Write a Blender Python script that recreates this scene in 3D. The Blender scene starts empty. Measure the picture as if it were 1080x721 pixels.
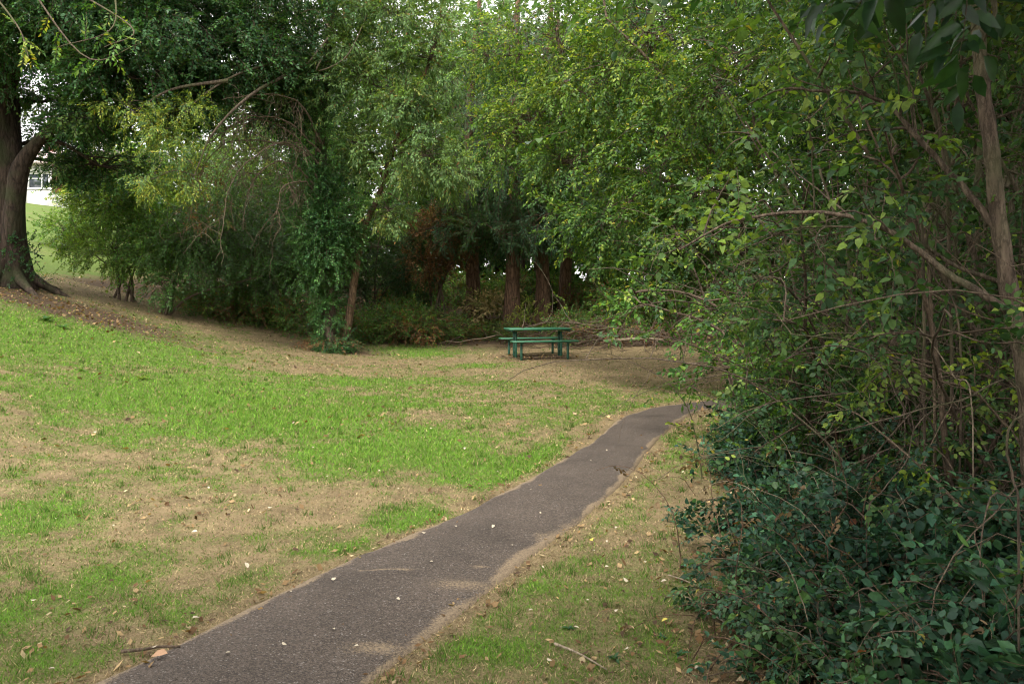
import bpy, math, random
import numpy as np

# ------------------------------------------------------------------ scene, camera constants
SC = bpy.context.scene
COL = SC.collection
F, HZ, CAM = 840.0, 308.0, 1.65          # focal length in photo pixels, horizon row, eye height

def at(px, py, Y):
    """A point at distance Y in the direction of a photo pixel."""
    return np.array([(px - 540.0) / F * Y, Y, CAM + (HZ - py) / F * Y])

# ------------------------------------------------------------------ noise
def _h(ix, iy, iz, s):
    n = (ix * 374761393 + iy * 668265263 + iz * 2147483647 + s * 974634777) & 0xFFFFFFFF
    n = ((n ^ (n >> 13)) * 1274126177) & 0xFFFFFFFF
    n = ((n ^ (n >> 16)) * 2246822519) & 0xFFFFFFFF
    return ((n ^ (n >> 15)) & 0xFFFFFF) / float(0xFFFFFF)

def vnoise(x, y, z=None, s=0):
    x = np.asarray(x, float); y = np.asarray(y, float)
    z = np.zeros_like(x) if z is None else np.asarray(z, float)
    ix, iy, iz = (np.floor(a).astype(np.int64) for a in (x, y, z))
    fx, fy, fz = x - ix, y - iy, z - iz
    fx, fy, fz = (t * t * (3 - 2 * t) for t in (fx, fy, fz))
    r = 0
    for dx in (0, 1):
        for dy in (0, 1):
            for dz in (0, 1):
                w = (fx if dx else 1 - fx) * (fy if dy else 1 - fy) * (fz if dz else 1 - fz)
                r = r + w * _h(ix + dx, iy + dy, iz + dz, s)
    return r

def fbm(x, y, z=None, s=0, o=4):
    r, a, t, k = 0, 1.0, 0, 1.0
    for i in range(o):
        r = r + a * vnoise(np.asarray(x) * k, np.asarray(y) * k, None if z is None else np.asarray(z) * k, s + i * 7)
        t += a; a *= .5; k *= 2.03
    return r / t

def sp(x, w):
    return w * np.logaddexp(0, np.asarray(x, float) / w)

def sstep(a, b, x):
    t = np.clip((np.asarray(x, float) - a) / (b - a), 0, 1)
    return t * t * (3 - 2 * t)

# ------------------------------------------------------------------ ground shape
def gz(X, Y):
    X = np.asarray(X, float); Y = np.asarray(Y, float)
    hill = 0.245 * sp(-(X + 4.6), .9)
    hill = 9.5 * np.tanh(hill / 9.5) * (0.55 + 0.45 * sstep(-6, 10, Y))
    hill = hill + 5 * np.tanh(.06 * sp(Y - 26, 2) / 5) * sstep(-9, -16, X)
    bank = 0.17 * sp(Y - 21.6, .8) * sstep(-12, -3, X)
    bank = 2.4 * np.tanh(bank / 2.4)
    right = 0.10 * sp(X - 3.4 - .12 * Y, .6) * sstep(60, 20, Y)
    mic = (fbm(X * .9, Y * .9, s=3) - .5) * .06 + (fbm(X * 5, Y * 5, s=9, o=2) - .5) * .012
    return hill + bank + np.minimum(right, 1.2) + mic

# path edges read as ground points
L_PX = [(116, 718), (200, 676), (300, 622), (400, 580), (496, 540), (543, 515), (600, 482), (633, 460), (655, 441), (684, 430), (727, 423.8)]
R_PX = [(396, 718), (449, 674), (496, 644), (529, 614), (564, 583), (601, 555), (638, 529), (662, 503), (683, 472), (708, 448), (737, 430.5)]
def flat(px, py):
    Y = CAM * F / (py - HZ)
    return np.array([(px - 540) / F * Y, Y])
def resample(P, n):
    P = np.array(P, float)
    d = np.r_[0, np.cumsum(np.linalg.norm(np.diff(P, axis=0), axis=1))]
    t = np.linspace(0, d[-1], n)
    return np.stack([np.interp(t, d, P[:, k]) for k in range(P.shape[1])], 1)
PL = [(-5.2, -2.6)] + [flat(*p) for p in L_PX] + [(3.9, 12.6), (5.4, 12.9), (9.0, 13.1)]
PR = [(-4.1, -3.2)] + [flat(*p) for p in R_PX] + [(3.9, 11.75), (5.4, 12.0), (9.0, 12.1)]
NP = 640
def smooth(P, k=45):
    w = np.hanning(k + 2)[1:-1]; w /= w.sum()
    Q = np.pad(P, ((k // 2, k // 2), (0, 0)), mode='edge')
    return np.stack([np.convolve(Q[:, i], w, 'valid') for i in range(P.shape[1])], 1)
PL = smooth(resample(PL, NP)); PR = smooth(resample(PR, NP))
MID = (PL + PR) / 2; HALF = np.linalg.norm(PL - PR, axis=1) / 2

def path_dist(X, Y):
    """signed distance outside the path edge (negative on it)."""
    X = np.asarray(X, float).ravel(); Y = np.asarray(Y, float).ravel()
    out = np.full(X.shape, 9.0)
    idx = np.where((Y > -4) & (Y < 15.5) & (X > -6.5) & (X < 9.5))[0]
    M = MID[::8]; H = HALF[::8]
    for a in range(0, len(idx), 40000):
        i = idx[a:a + 40000]
        d = np.hypot(X[i, None] - M[None, :, 0], Y[i, None] - M[None, :, 1]) - H[None]
        out[i] = d.min(1)
    return out

def px_blob(X, Y, lst):
    r = np.zeros_like(X)
    for (px, py, rx, ry, s) in lst:
        c = flat(px, py) if py > 330 else None
        if c is None: continue
        sx = rx / F * c[1]; sy = ry * c[1] ** 2 / (F * CAM)
        r = np.maximum(r, s * np.exp(-((X - c[0]) / sx) ** 2 - ((Y - c[1]) / sy) ** 2))
    return r
GREENS = [(60, 405, 140, 22, 1.1), (190, 428, 130, 22, 1.1), (300, 448, 130, 22, 1.1), (420, 472, 110, 24, 1.1), (515, 490, 80, 20, .95), (585, 490, 40, 16, 1),
          (-60, 420, 100, 20, 1), (20, 555, 55, 16, .9), (120, 610, 70, 20, .6), (220, 640, 70, 28, .55), (20, 650, 60, 50, .45), (70, 690, 90, 25, .4),
          (455, 548, 80, 12, .95), (380, 585, 60, 14, .75), (270, 630, 60, 14, .6), (440, 374, 60, 5, .8), (505, 386, 60, 4, .75),
          (700, 462, 24, 12, .8), (640, 545, 40, 14, .4), (575, 618, 40, 14, .5), (510, 690, 50, 18, .45), (330, 425, 200, 16, .55), (420, 405, 200, 10, .5), (100, 390, 200, 12, .6)]
TANS = [(330, 530, 75, 22, .8), (190, 555, 90, 25, .55), (600, 395, 150, 14, .8), (300, 395, 200, 7, .4), (250, 490, 120, 14, .3), (120, 520, 60, 16, .5), (450, 440, 60, 6, .4), (60, 600, 40, 20, .4)]
def lawn_masks(X, Y):
    X = np.asarray(X, float); Y = np.asarray(Y, float)
    n1 = fbm(X * .7, Y * .7, s=21); n2 = fbm(X * 2.6, Y * 2.6, s=33); n3 = fbm(X * 7, Y * 7, s=43, o=2)
    g = .36 + .85 * (n1 - .5) + .9 * (n2 - .5)
    g = g + px_blob(X, Y, GREENS) * 1.0 - px_blob(X, Y, TANS) * .6 + .9 * (n3 - .5)
    g = g + (.8 + 1.1 * (fbm(X * .35, Y * .2, s=81) - .5)) * sstep(-12.6, -15, X) * sstep(10, 22, Y)             # green slope beyond the big tree
    g = g - .5 * sstep(14, 19, Y) * sstep(-14, -11, X) * (1 - px_blob(X, Y, GREENS))
    g = g + .35 * sstep(-11, -6, -Y) * sstep(.6, .5, X) * 0
    pd = path_dist(X, Y).reshape(X.shape)
    rightside = sstep(.0, 1.2, X - (-.9 + .36 * Y))
    g = g - .5 * rightside
    g = g - .9 * sstep(.16, .0, pd)
    # bare soil: round the big tree with its shade painted in, foot of the ivy tree, wood floor, hedge bottom
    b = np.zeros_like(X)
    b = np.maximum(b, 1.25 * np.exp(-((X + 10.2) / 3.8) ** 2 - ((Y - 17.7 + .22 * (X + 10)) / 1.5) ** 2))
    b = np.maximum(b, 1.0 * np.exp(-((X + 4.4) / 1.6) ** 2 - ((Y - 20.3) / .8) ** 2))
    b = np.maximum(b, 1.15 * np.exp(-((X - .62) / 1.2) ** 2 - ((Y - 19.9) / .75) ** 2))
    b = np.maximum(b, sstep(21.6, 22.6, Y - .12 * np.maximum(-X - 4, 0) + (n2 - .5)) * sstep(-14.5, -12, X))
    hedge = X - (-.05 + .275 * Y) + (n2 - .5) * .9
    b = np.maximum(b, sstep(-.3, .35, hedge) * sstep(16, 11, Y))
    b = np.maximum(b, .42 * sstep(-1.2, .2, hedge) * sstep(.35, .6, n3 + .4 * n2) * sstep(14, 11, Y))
    b = np.maximum(b, .22 * sstep(.55, .75, fbm(X * 1.2, Y * 1.2, s=71)))
    return np.clip(g, 0, 1), np.clip(b, 0, 1), pd

# ------------------------------------------------------------------ mesh building
def make_mesh(name, V, Q=None, T=None, attrs=None, smooth_faces=False):
    me = bpy.data.meshes.new(name)
    V = np.asarray(V, np.float32)
    me.vertices.add(len(V)); me.vertices.foreach_set('co', V.ravel())
    nq = 0 if Q is None else len(Q); nt = 0 if T is None else len(T)
    idx = np.concatenate([a for a in ((np.asarray(Q).ravel() if nq else None), (np.asarray(T).ravel() if nt else None)) if a is not None]).astype(np.int32)
    me.loops.add(len(idx)); me.loops.foreach_set('vertex_index', idx)
    me.polygons.add(nq + nt)
    ls = np.concatenate([np.arange(nq) * 4, nq * 4 + np.arange(nt) * 3]).astype(np.int32)
    me.polygons.foreach_set('loop_start', ls)
    if smooth_faces:
        me.polygons.foreach_set('use_smooth', np.ones(nq + nt, bool))
    me.update(calc_edges=True)
    for k, (typ, arr) in (attrs or {}).items():
        if typ == 'COL':
            a = me.color_attributes.new(k, 'FLOAT_COLOR', 'POINT')
            c = np.ones((len(V), 4), np.float32); c[:, :3] = arr
            a.data.foreach_set('color', c.ravel())
        else:
            a = me.attributes.new(k, 'FLOAT', 'POINT')
            a.data.foreach_set('value', np.asarray(arr, np.float32))
    return me

def link(name, me, mat, parent=None):
    o = bpy.data.objects.new(name, me)
    if mat is not None and not me.materials: me.materials.append(mat)
    COL.objects.link(o)
    if parent is not None: o.parent = parent
    return o

def tag(o, label=None, cat=None, group=None, kind=None):
    if label: o['label'] = label
    if cat: o['category'] = cat
    if group: o['group'] = group
    if kind: o['kind'] = kind
    return o

def thing(name, label, cat, loc, group=None):
    o = bpy.data.objects.new(name, None); COL.objects.link(o)
    o.location = loc; o.empty_display_size = .2
    return tag(o, label, cat, group)

def copy_thing(o, loc, rz, sc, label, group=None):
    c = o.copy(); COL.objects.link(c); c.location = loc; c.rotation_euler = (0, 0, rz); c.scale = (sc, sc, sc)
    c['label'] = label
    if group: c['group'] = group
    for ch in list(o.children):
        d = ch.copy(); COL.objects.link(d); d.parent = c
        for g in list(ch.children):
            e = g.copy(); COL.objects.link(e); e.parent = d
    return c

class Acc:
    """collects vertices, quads, colours"""
    def __init__(s): s.V, s.Q, s.C, s.n = [], [], [], 0
    def add(s, V, Q, C=None):
        V = np.asarray(V, float).reshape(-1, 3)
        s.V.append(V); s.Q.append(np.asarray(Q).reshape(-1, 4) + s.n); s.n += len(V)
        s.C.append(np.broadcast_to(np.array([.1, .08, .05]) if C is None else C, V.shape))
    def empty(s): return s.n == 0
    def build(s, name, mat, parent=None, sm=False, org=None):
        V = np.concatenate(s.V)
        if org is not None: V = V - np.asarray(org)
        me = make_mesh(name, V, np.concatenate(s.Q), attrs={'col': ('COL', np.concatenate(s.C))}, smooth_faces=sm)
        return link(name, me, mat, parent)

def tube(acc, P, R, k=6, C=None, lump=0.0, rng=None):
    P = np.asarray(P, float); n = len(P); R = np.broadcast_to(np.asarray(R, float), (n,))
    T = np.gradient(P, axis=0); T /= np.linalg.norm(T, axis=1, keepdims=True) + 1e-9
    ref = np.array([1., 0, 0]) if abs(T[0, 0]) < .8 else np.array([0, 1., 0])
    a = np.cross(T, ref); a /= np.linalg.norm(a, axis=1, keepdims=True) + 1e-9
    b = np.cross(T, a)
    th = np.arange(k) * 2 * np.pi / k
    rr = R[:, None] * np.ones((n, k))
    if lump > 0:
        q = P[:, None, :] + R[:, None, None] * (a[:, None] * np.cos(th)[None, :, None] + b[:, None] * np.sin(th)[None, :, None])
        rr = rr * (1 + lump * (vnoise(q[..., 0] * 3 / .4, q[..., 1] * 3 / .4, q[..., 2] * .8, 5) - .5) * 2)
    V = P[:, None] + rr[..., None] * (a[:, None] * np.cos(th)[None, :, None] + b[:, None] * np.sin(th)[None, :, None])
    i = np.arange(n - 1)[:, None] * k; j = np.arange(k)[None]
    Q = np.stack([i + j, i + (j + 1) % k, i + k + (j + 1) % k, i + k + j], -1).reshape(-1, 4)
    acc.add(V.reshape(-1, 3), Q, C)

def spline(P, n):
    P = np.asarray(P, float)
    if len(P) < 3: return resample(P, n)
    Q = np.vstack([2 * P[0] - P[1], P, 2 * P[-1] - P[-2]])
    out = []
    m = len(P) - 1
    ts = np.linspace(0, m - 1e-6, n)
    for t in ts:
        i = int(t); u = t - i
        p0, p1, p2, p3 = Q[i:i + 4]
        out.append(.5 * ((2 * p1) + (-p0 + p2) * u + (2 * p0 - 5 * p1 + 4 * p2 - p3) * u * u + (-p0 + 3 * p1 - 3 * p2 + p3) * u ** 3))
    return np.array(out)

# ------------------------------------------------------------------ leaf sprays
def leaf_geo(w, near, fold=.18, droop=.15):
    if near:
        V = np.array([(0, 0, 0), (.46 * w, .26, fold * w), (.44 * w, .62, fold * w - droop * .4), (0, 1, -droop), (-.44 * w, .62, fold * w - droop * .4), (-.46 * w, .26, fold * w), (0, .5, -droop * .2)], float)
        Q = [(0, 1, 2, 6), (6, 2, 3, 4), (0, 6, 4, 5)]
    else:
        V = np.array([(0, 0, 0), (.5 * w, .45, fold * w), (0, 1, -droop), (-.5 * w, .45, fold * w)], float)
        Q = [(0, 1, 2, 3)]
    return V, np.array(Q)

def rot_cols(d, up):
    d = d / (np.linalg.norm(d, axis=-1, keepdims=True) + 1e-9)
    x = np.cross(d, up); x = x / (np.linalg.norm(x, axis=-1, keepdims=True) + 1e-9)
    z = np.cross(x, d)
    return np.stack([x, d, z], -1)

class Spray:
    def __init__(s, seed, n=16, ll=.16, w=.55, near=False, kind='alt', twig=True, tw=.012, rand=.5, fold=.18, droop=.15):
        r = np.random.default_rng(seed)
        V, Q, I, k = [], [], [], 0
        bend = np.array([r.normal(0, .12), 0, -.18])
        def pos(t): return np.array([bend[0] * t * t, t, bend[2] * t * t])
        if twig:
            ts = np.linspace(0, 1, 4)
            for a in ts:
                p = pos(a); q = tw * (1 - .7 * a)
                V += [p + (q, 0, -q * .6), p + (-q, 0, -q * .6), p + (0, 0, q)]
            for i in range(3):
                for j in range(3):
                    Q.append((i * 3 + j, i * 3 + (j + 1) % 3, i * 3 + 3 + (j + 1) % 3, i * 3 + 3 + j))
            I += [-1] * 12; k = 12
        lv, lq = leaf_geo(w, near, fold, droop)
        for i in range(n):
            t = (i + .6) / n if kind != 'tuft' else r.uniform(.45, 1)
            if i == n - 1: t = 1
            t = min(1, max(.06, t + r.normal(0, .02)))
            side = 1 if i % 2 else -1
            ang = math.radians(r.normal(58, 14)) * (1 - .45 * t)
            if i == n - 1: ang = r.normal(0, .2)
            el = r.normal(-.1, rand * .6)
            d = np.array([side * math.sin(ang), math.cos(ang), el])
            if kind == 'tuft': d = r.normal(0, 1, 3) * (1, .7, .6) + (0, .6, 0)
            up = np.array([r.normal(0, rand), r.normal(0, rand), 1.])
            M = rot_cols(d, up)
            L = ll * r.uniform(.65, 1.15)
            pet = L * .18 * d / np.linalg.norm(d)
            V += list(pos(t) + pet + (lv * (L * r.uniform(.8, 1.15), L, L * r.uniform(-.3, 2.2))) @ M.T)
            Q += [tuple(int(a) + k for a in f) for f in lq]; I += [i] * len(lv); k += len(lv)
        s.V = np.array(V); s.Q = np.array(Q); s.I = np.array(I); s.n = n

def sprays(seed, m=5, **kw): return [Spray(seed * 100 + i, **kw) for i in range(m)]

def put_sprays(acc, rng, temps, P, D, U, S, pal, twigcol=(.10, .075, .05), jit=.22, spread=.35):
    """pal: list of (colour, weight). Each spray picks a main colour; leaves now and then pick their own."""
    P = np.asarray(P, float); N = len(P)
    if N == 0: return
    D = np.asarray(D, float); U = np.asarray(U, float); S = np.broadcast_to(np.asarray(S, float), (N,))
    cols = np.array([c for c, w in pal], float); wt = np.array([w for c, w in pal], float); wt /= wt.sum()
    which = rng.integers(0, len(temps), N)
    # colour clumps: neighbours share a main colour
    cl = vnoise(P[:, 0] * .9, P[:, 1] * .9, P[:, 2] * .9, int(rng.integers(1, 999)))
    u = np.clip((cl - .5) * 1.5 + .5 + rng.normal(0, .14, N), 0, .999)
    wm = np.where(wt > .05, wt, 0); wm /= wm.sum()                       # rare colours only on single leaves
    main = np.searchsorted(np.cumsum(wm), u).clip(0, int(np.nonzero(wm)[0].max()))
    M = rot_cols(D, U)
    for k, t in enumerate(temps):
        ii = np.where(which == k)[0]
        if not len(ii): continue
        V = P[ii, None, :] + S[ii, None, None] * np.einsum('vj,nij->nvi', t.V, M[ii])
        own = rng.random((len(ii), t.n)) < spread
        ci = np.where(own, rng.choice(len(cols), (len(ii), t.n), p=wt), main[ii, None])
        lc = cols[ci] * np.exp(rng.normal(0, jit, (len(ii), t.n, 1)))
        C = np.empty((len(ii), len(t.V), 3)); m = t.I >= 0
        C[:, m] = lc[:, t.I[m]]; C[:, ~m] = np.array(twigcol)
        nv = len(t.V)
        Q = (t.Q[None] + (np.arange(len(ii)) * nv)[:, None, None]).reshape(-1, 4)
        acc.add(V.reshape(-1, 3), Q, C.reshape(-1, 3))

# ------------------------------------------------------------------ materials
def new_mat(name):
    m = bpy.data.materials.new(name); m.use_nodes = True
    nt = m.node_tree; nt.nodes.clear()
    return m, nt, nt.nodes, nt.links

def N(nt, typ, **kw):
    n = nt.nodes.new(typ)
    for k, v in kw.items():
        if k.startswith('i_'): n.inputs[k[2:].replace('_', ' ')].default_value = v
        else: setattr(n, k, v)
    return n

def mat_leaf(name, rough=.42, trans=.32, spec=.5, back=1.0):
    m, nt, ns, L = new_mat(name)
    a = N(nt, 'ShaderNodeAttribute', attribute_name='col')
    tc = N(nt, 'ShaderNodeTexCoord')
    no = N(nt, 'ShaderNodeTexNoise'); no.inputs['Scale'].default_value = 60; no.inputs['Detail'].default_value = 2
    L.new(tc.outputs['Object'], no.inputs['Vector'])
    mr = N(nt, 'ShaderNodeMapRange'); mr.inputs[1].default_value = .3; mr.inputs[2].default_value = .7; mr.inputs[3].default_value = .8; mr.inputs[4].default_value = 1.2
    L.new(no.outputs['Fac'], mr.inputs[0])
    mx = N(nt, 'ShaderNodeMix', data_type='RGBA', blend_type='MULTIPLY'); mx.inputs[0].default_value = 1
    L.new(a.outputs['Color'], mx.inputs[6]); L.new(mr.outputs[0], mx.inputs[7])
    p = N(nt, 'ShaderNodeBsdfPrincipled'); p.inputs['Roughness'].default_value = rough; p.inputs['Specular IOR Level'].default_value = spec
    L.new(mx.outputs[2], p.inputs['Base Color'])
    t = N(nt, 'ShaderNodeBsdfTranslucent')
    hs = N(nt, 'ShaderNodeMix', data_type='RGBA', blend_type='MULTIPLY'); hs.inputs[0].default_value = 1; hs.inputs[7].default_value = (1.75, 1.7, .55, 1)
    L.new(mx.outputs[2], hs.inputs[6]); L.new(hs.outputs[2], t.inputs['Color'])
    ms = N(nt, 'ShaderNodeMixShader'); ms.inputs[0].default_value = trans
    L.new(p.outputs[0], ms.inputs[1]); L.new(t.outputs[0], ms.inputs[2])
    o = N(nt, 'ShaderNodeOutputMaterial'); L.new(ms.outputs[0], o.inputs[0])
    return m

def mat_bark(name, c1, c2, c3, scale=9, bump=.6, moss=None):
    m, nt, ns, L = new_mat(name)
    tc = N(nt, 'ShaderNodeTexCoord'); mp = N(nt, 'ShaderNodeMapping'); mp.inputs['Scale'].default_value = (1, 1, .22)
    L.new(tc.outputs['Object'], mp.inputs[0])
    n1 = N(nt, 'ShaderNodeTexNoise'); n1.inputs['Scale'].default_value = scale * 2; n1.inputs['Detail'].default_value = 8; n1.inputs['Roughness'].default_value = .7
    L.new(mp.outputs[0], n1.inputs['Vector'])
    vo = N(nt, 'ShaderNodeTexVoronoi', feature='DISTANCE_TO_EDGE'); vo.inputs['Scale'].default_value = scale * 1.3
    w = N(nt, 'ShaderNodeMix', data_type='VECTOR'); w.inputs[0].default_value = .12
    L.new(mp.outputs[0], w.inputs[4]); L.new(n1.outputs['Color'], w.inputs[5]); L.new(w.outputs[1], vo.inputs['Vector'])
    r = N(nt, 'ShaderNodeValToRGB'); r.color_ramp.elements[0].position = .25; r.color_ramp.elements[0].color = (*c1, 1)
    r.color_ramp.elements[1].position = .72; r.color_ramp.elements[1].color = (*c3, 1)
    e = r.color_ramp.elements.new(.5); e.color = (*c2, 1)
    L.new(n1.outputs['Fac'], r.inputs[0])
    cq = N(nt, 'ShaderNodeMapRange'); cq.inputs[1].default_value = .0; cq.inputs[2].default_value = .16; cq.inputs[3].default_value = .45; cq.inputs[4].default_value = 1.1
    L.new(vo.outputs['Distance'], cq.inputs[0])
    cm = N(nt, 'ShaderNodeMix', data_type='RGBA', blend_type='MULTIPLY'); cm.inputs[0].default_value = 1; L.new(r.outputs[0], cm.inputs[6]); L.new(cq.outputs[0], cm.inputs[7])
    colo = cm.outputs[2]
    if moss:
        n2 = N(nt, 'ShaderNodeTexNoise'); n2.inputs['Scale'].default_value = 1.6; n2.inputs['Detail'].default_value = 6
        L.new(tc.outputs['Object'], n2.inputs['Vector'])
        q = N(nt, 'ShaderNodeMapRange'); q.inputs[1].default_value = .48; q.inputs[2].default_value = .62
        L.new(n2.outputs['Fac'], q.inputs[0])
        mx = N(nt, 'ShaderNodeMix', data_type='RGBA'); mx.inputs[7].default_value = (*moss, 1)
        sc = N(nt, 'ShaderNodeMath', operation='MULTIPLY'); sc.inputs[1].default_value = .65
        L.new(q.outputs[0], sc.inputs[0]); L.new(sc.outputs[0], mx.inputs[0]); L.new(colo, mx.inputs[6]); colo = mx.outputs[2]
    p = N(nt, 'ShaderNodeBsdfPrincipled'); p.inputs['Roughness'].default_value = .9; p.inputs['Specular IOR Level'].default_value = .2
    L.new(colo, p.inputs['Base Color'])
    ad = N(nt, 'ShaderNodeMath', operation='MULTIPLY_ADD'); ad.inputs[1].default_value = .8
    L.new(vo.outputs['Distance'], ad.inputs[0]); L.new(n1.outputs['Fac'], ad.inputs[2])
    b = N(nt, 'ShaderNodeBump'); b.inputs['Strength'].default_value = bump; b.inputs['Distance'].default_value = .04
    L.new(ad.outputs[0], b.inputs['Height']); L.new(b.outputs[0], p.inputs['Normal'])
    o = N(nt, 'ShaderNodeOutputMaterial'); L.new(p.outputs[0], o.inputs[0])
    return m

def mat_plain(name, col, rough=.6, var=.15, scale=20, bump=.0, metal=0, spec=.5, col2=None):
    m, nt, ns, L = new_mat(name)
    tc = N(nt, 'ShaderNodeTexCoord')
    n1 = N(nt, 'ShaderNodeTexNoise'); n1.inputs['Scale'].default_value = scale; n1.inputs['Detail'].default_value = 6; n1.inputs['Roughness'].default_value = .65
    L.new(tc.outputs['Object'], n1.inputs['Vector'])
    mx = N(nt, 'ShaderNodeMix', data_type='RGBA')
    c = np.array(col); d = c * (1 - var) if col2 is None else np.array(col2)
    mx.inputs[6].default_value = (*d, 1); mx.inputs[7].default_value = (*(c * (1 + var) if col2 is None else c), 1)
    q = N(nt, 'ShaderNodeMapRange'); q.inputs[1].default_value = .35; q.inputs[2].default_value = .65
    L.new(n1.outputs['Fac'], q.inputs[0]); L.new(q.outputs[0], mx.inputs[0])
    p = N(nt, 'ShaderNodeBsdfPrincipled'); p.inputs['Roughness'].default_value = rough; p.inputs['Metallic'].default_value = metal; p.inputs['Specular IOR Level'].default_value = spec
    L.new(mx.outputs[2], p.inputs['Base Color'])
    if bump:
        b = N(nt, 'ShaderNodeBump'); b.inputs['Strength'].default_value = bump; b.inputs['Distance'].default_value = .01
        L.new(n1.outputs['Fac'], b.inputs['Height']); L.new(b.outputs[0], p.inputs['Normal'])
    o = N(nt, 'ShaderNodeOutputMaterial'); L.new(p.outputs[0], o.inputs[0])
    return m

def mat_attr(name, rough=.85, trans=0.0, spec=.25):
    m, nt, ns, L = new_mat(name)
    a = N(nt, 'ShaderNodeAttribute', attribute_name='col')
    p = N(nt, 'ShaderNodeBsdfPrincipled'); p.inputs['Roughness'].default_value = rough; p.inputs['Specular IOR Level'].default_value = spec
    L.new(a.outputs['Color'], p.inputs['Base Color'])
    o = N(nt, 'ShaderNodeOutputMaterial')
    if trans:
        t = N(nt, 'ShaderNodeBsdfTranslucent'); L.new(a.outputs['Color'], t.inputs['Color'])
        ms = N(nt, 'ShaderNodeMixShader'); ms.inputs[0].default_value = trans
        L.new(p.outputs[0], ms.inputs[1]); L.new(t.outputs[0], ms.inputs[2]); L.new(ms.outputs[0], o.inputs[0])
    else: L.new(p.outputs[0], o.inputs[0])
    return m

def mat_ground():
    m, nt, ns, L = new_mat('lawn_and_soil')
    tc = N(nt, 'ShaderNodeTexCoord')
    ag = N(nt, 'ShaderNodeAttribute', attribute_name='green'); ab = N(nt, 'ShaderNodeAttribute', attribute_name='bare')
    def noise(s, d=6, r=.65):
        n = N(nt, 'ShaderNodeTexNoise'); n.inputs['Scale'].default_value = s; n.inputs['Detail'].default_value = d; n.inputs['Roughness'].default_value = r
        L.new(tc.outputs['Object'], n.inputs['Vector']); return n
    def ramp(src, els):
        r = N(nt, 'ShaderNodeValToRGB'); cr = r.color_ramp
        cr.elements[0].position, cr.elements[0].color = els[0][0], (*els[0][1], 1)
        cr.elements[1].position, cr.elements[1].color = els[-1][0], (*els[-1][1], 1)
        for p_, c in els[1:-1]: cr.elements.new(p_).color = (*c, 1)
        L.new(src, r.inputs[0]); return r.outputs[0]
    nf, nm, ns_ = noise(90, 5, .75), noise(14, 6), noise(38, 6, .75)
    tan = ramp(nf.outputs['Fac'], [(.28, (.062, .044, .024)), (.46, (.155, .114, .062)), (.6, (.245, .188, .105)), (.75, (.37, .295, .175))])
    vr = noise(3.1, 7, .7); vq = N(nt, 'ShaderNodeMapRange'); vq.inputs[1].default_value = .32; vq.inputs[2].default_value = .68; vq.inputs[3].default_value = .62; vq.inputs[4].default_value = 1.3
    L.new(vr.outputs['Fac'], vq.inputs[0])
    tm = N(nt, 'ShaderNodeMix', data_type='RGBA', blend_type='MULTIPLY'); tm.inputs[0].default_value = 1; L.new(tan, tm.inputs[6]); L.new(vq.outputs[0], tm.inputs[7]); tan = tm.outputs[2]
    grn = ramp(ns_.outputs['Fac'], [(.3, (.035, .08, .010)), (.5, (.078, .145, .022)), (.7, (.13, .20, .04))])
    soil = ramp(nf.outputs['Fac'], [(.3, (.03, .021, .014)), (.5, (.07, .048, .03)), (.62, (.125, .087, .054)), (.72, (.22, .16, .10))])  # dark tones also deepen the shade painted under the big tree
    def mapr(src, a, b):
        q = N(nt, 'ShaderNodeMapRange'); q.inputs[1].default_value = a; q.inputs[2].default_value = b; L.new(src, q.inputs[0]); return q.outputs[0]
    def addn(a, n, k):
        x = N(nt, 'ShaderNodeMath', operation='MULTIPLY_ADD'); x.inputs[1].default_value = k; x.inputs[2].default_value = -k / 2
        L.new(n, x.inputs[0])
        y = N(nt, 'ShaderNodeMath', operation='ADD'); L.new(a, y.inputs[0]); L.new(x.outputs[0], y.inputs[1]); return y.outputs[0]
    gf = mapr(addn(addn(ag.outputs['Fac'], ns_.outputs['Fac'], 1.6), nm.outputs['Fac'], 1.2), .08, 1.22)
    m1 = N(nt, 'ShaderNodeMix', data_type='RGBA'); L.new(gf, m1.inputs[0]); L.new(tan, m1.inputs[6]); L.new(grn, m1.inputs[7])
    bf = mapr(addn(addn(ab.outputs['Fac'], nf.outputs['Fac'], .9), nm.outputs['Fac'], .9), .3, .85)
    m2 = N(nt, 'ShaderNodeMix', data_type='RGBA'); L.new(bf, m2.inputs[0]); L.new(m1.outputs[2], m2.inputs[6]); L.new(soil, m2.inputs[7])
    p = N(nt, 'ShaderNodeBsdfPrincipled'); p.inputs['Roughness'].default_value = .95; p.inputs['Specular IOR Level'].default_value = .1
    L.new(m2.outputs[2], p.inputs['Base Color'])
    b = N(nt, 'ShaderNodeBump'); b.inputs['Strength'].default_value = .7; b.inputs['Distance'].default_value = .02
    L.new(nf.outputs['Fac'], b.inputs['Height']); L.new(b.outputs[0], p.inputs['Normal'])
    o = N(nt, 'ShaderNodeOutputMaterial'); L.new(p.outputs[0], o.inputs[0])
    return m

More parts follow.
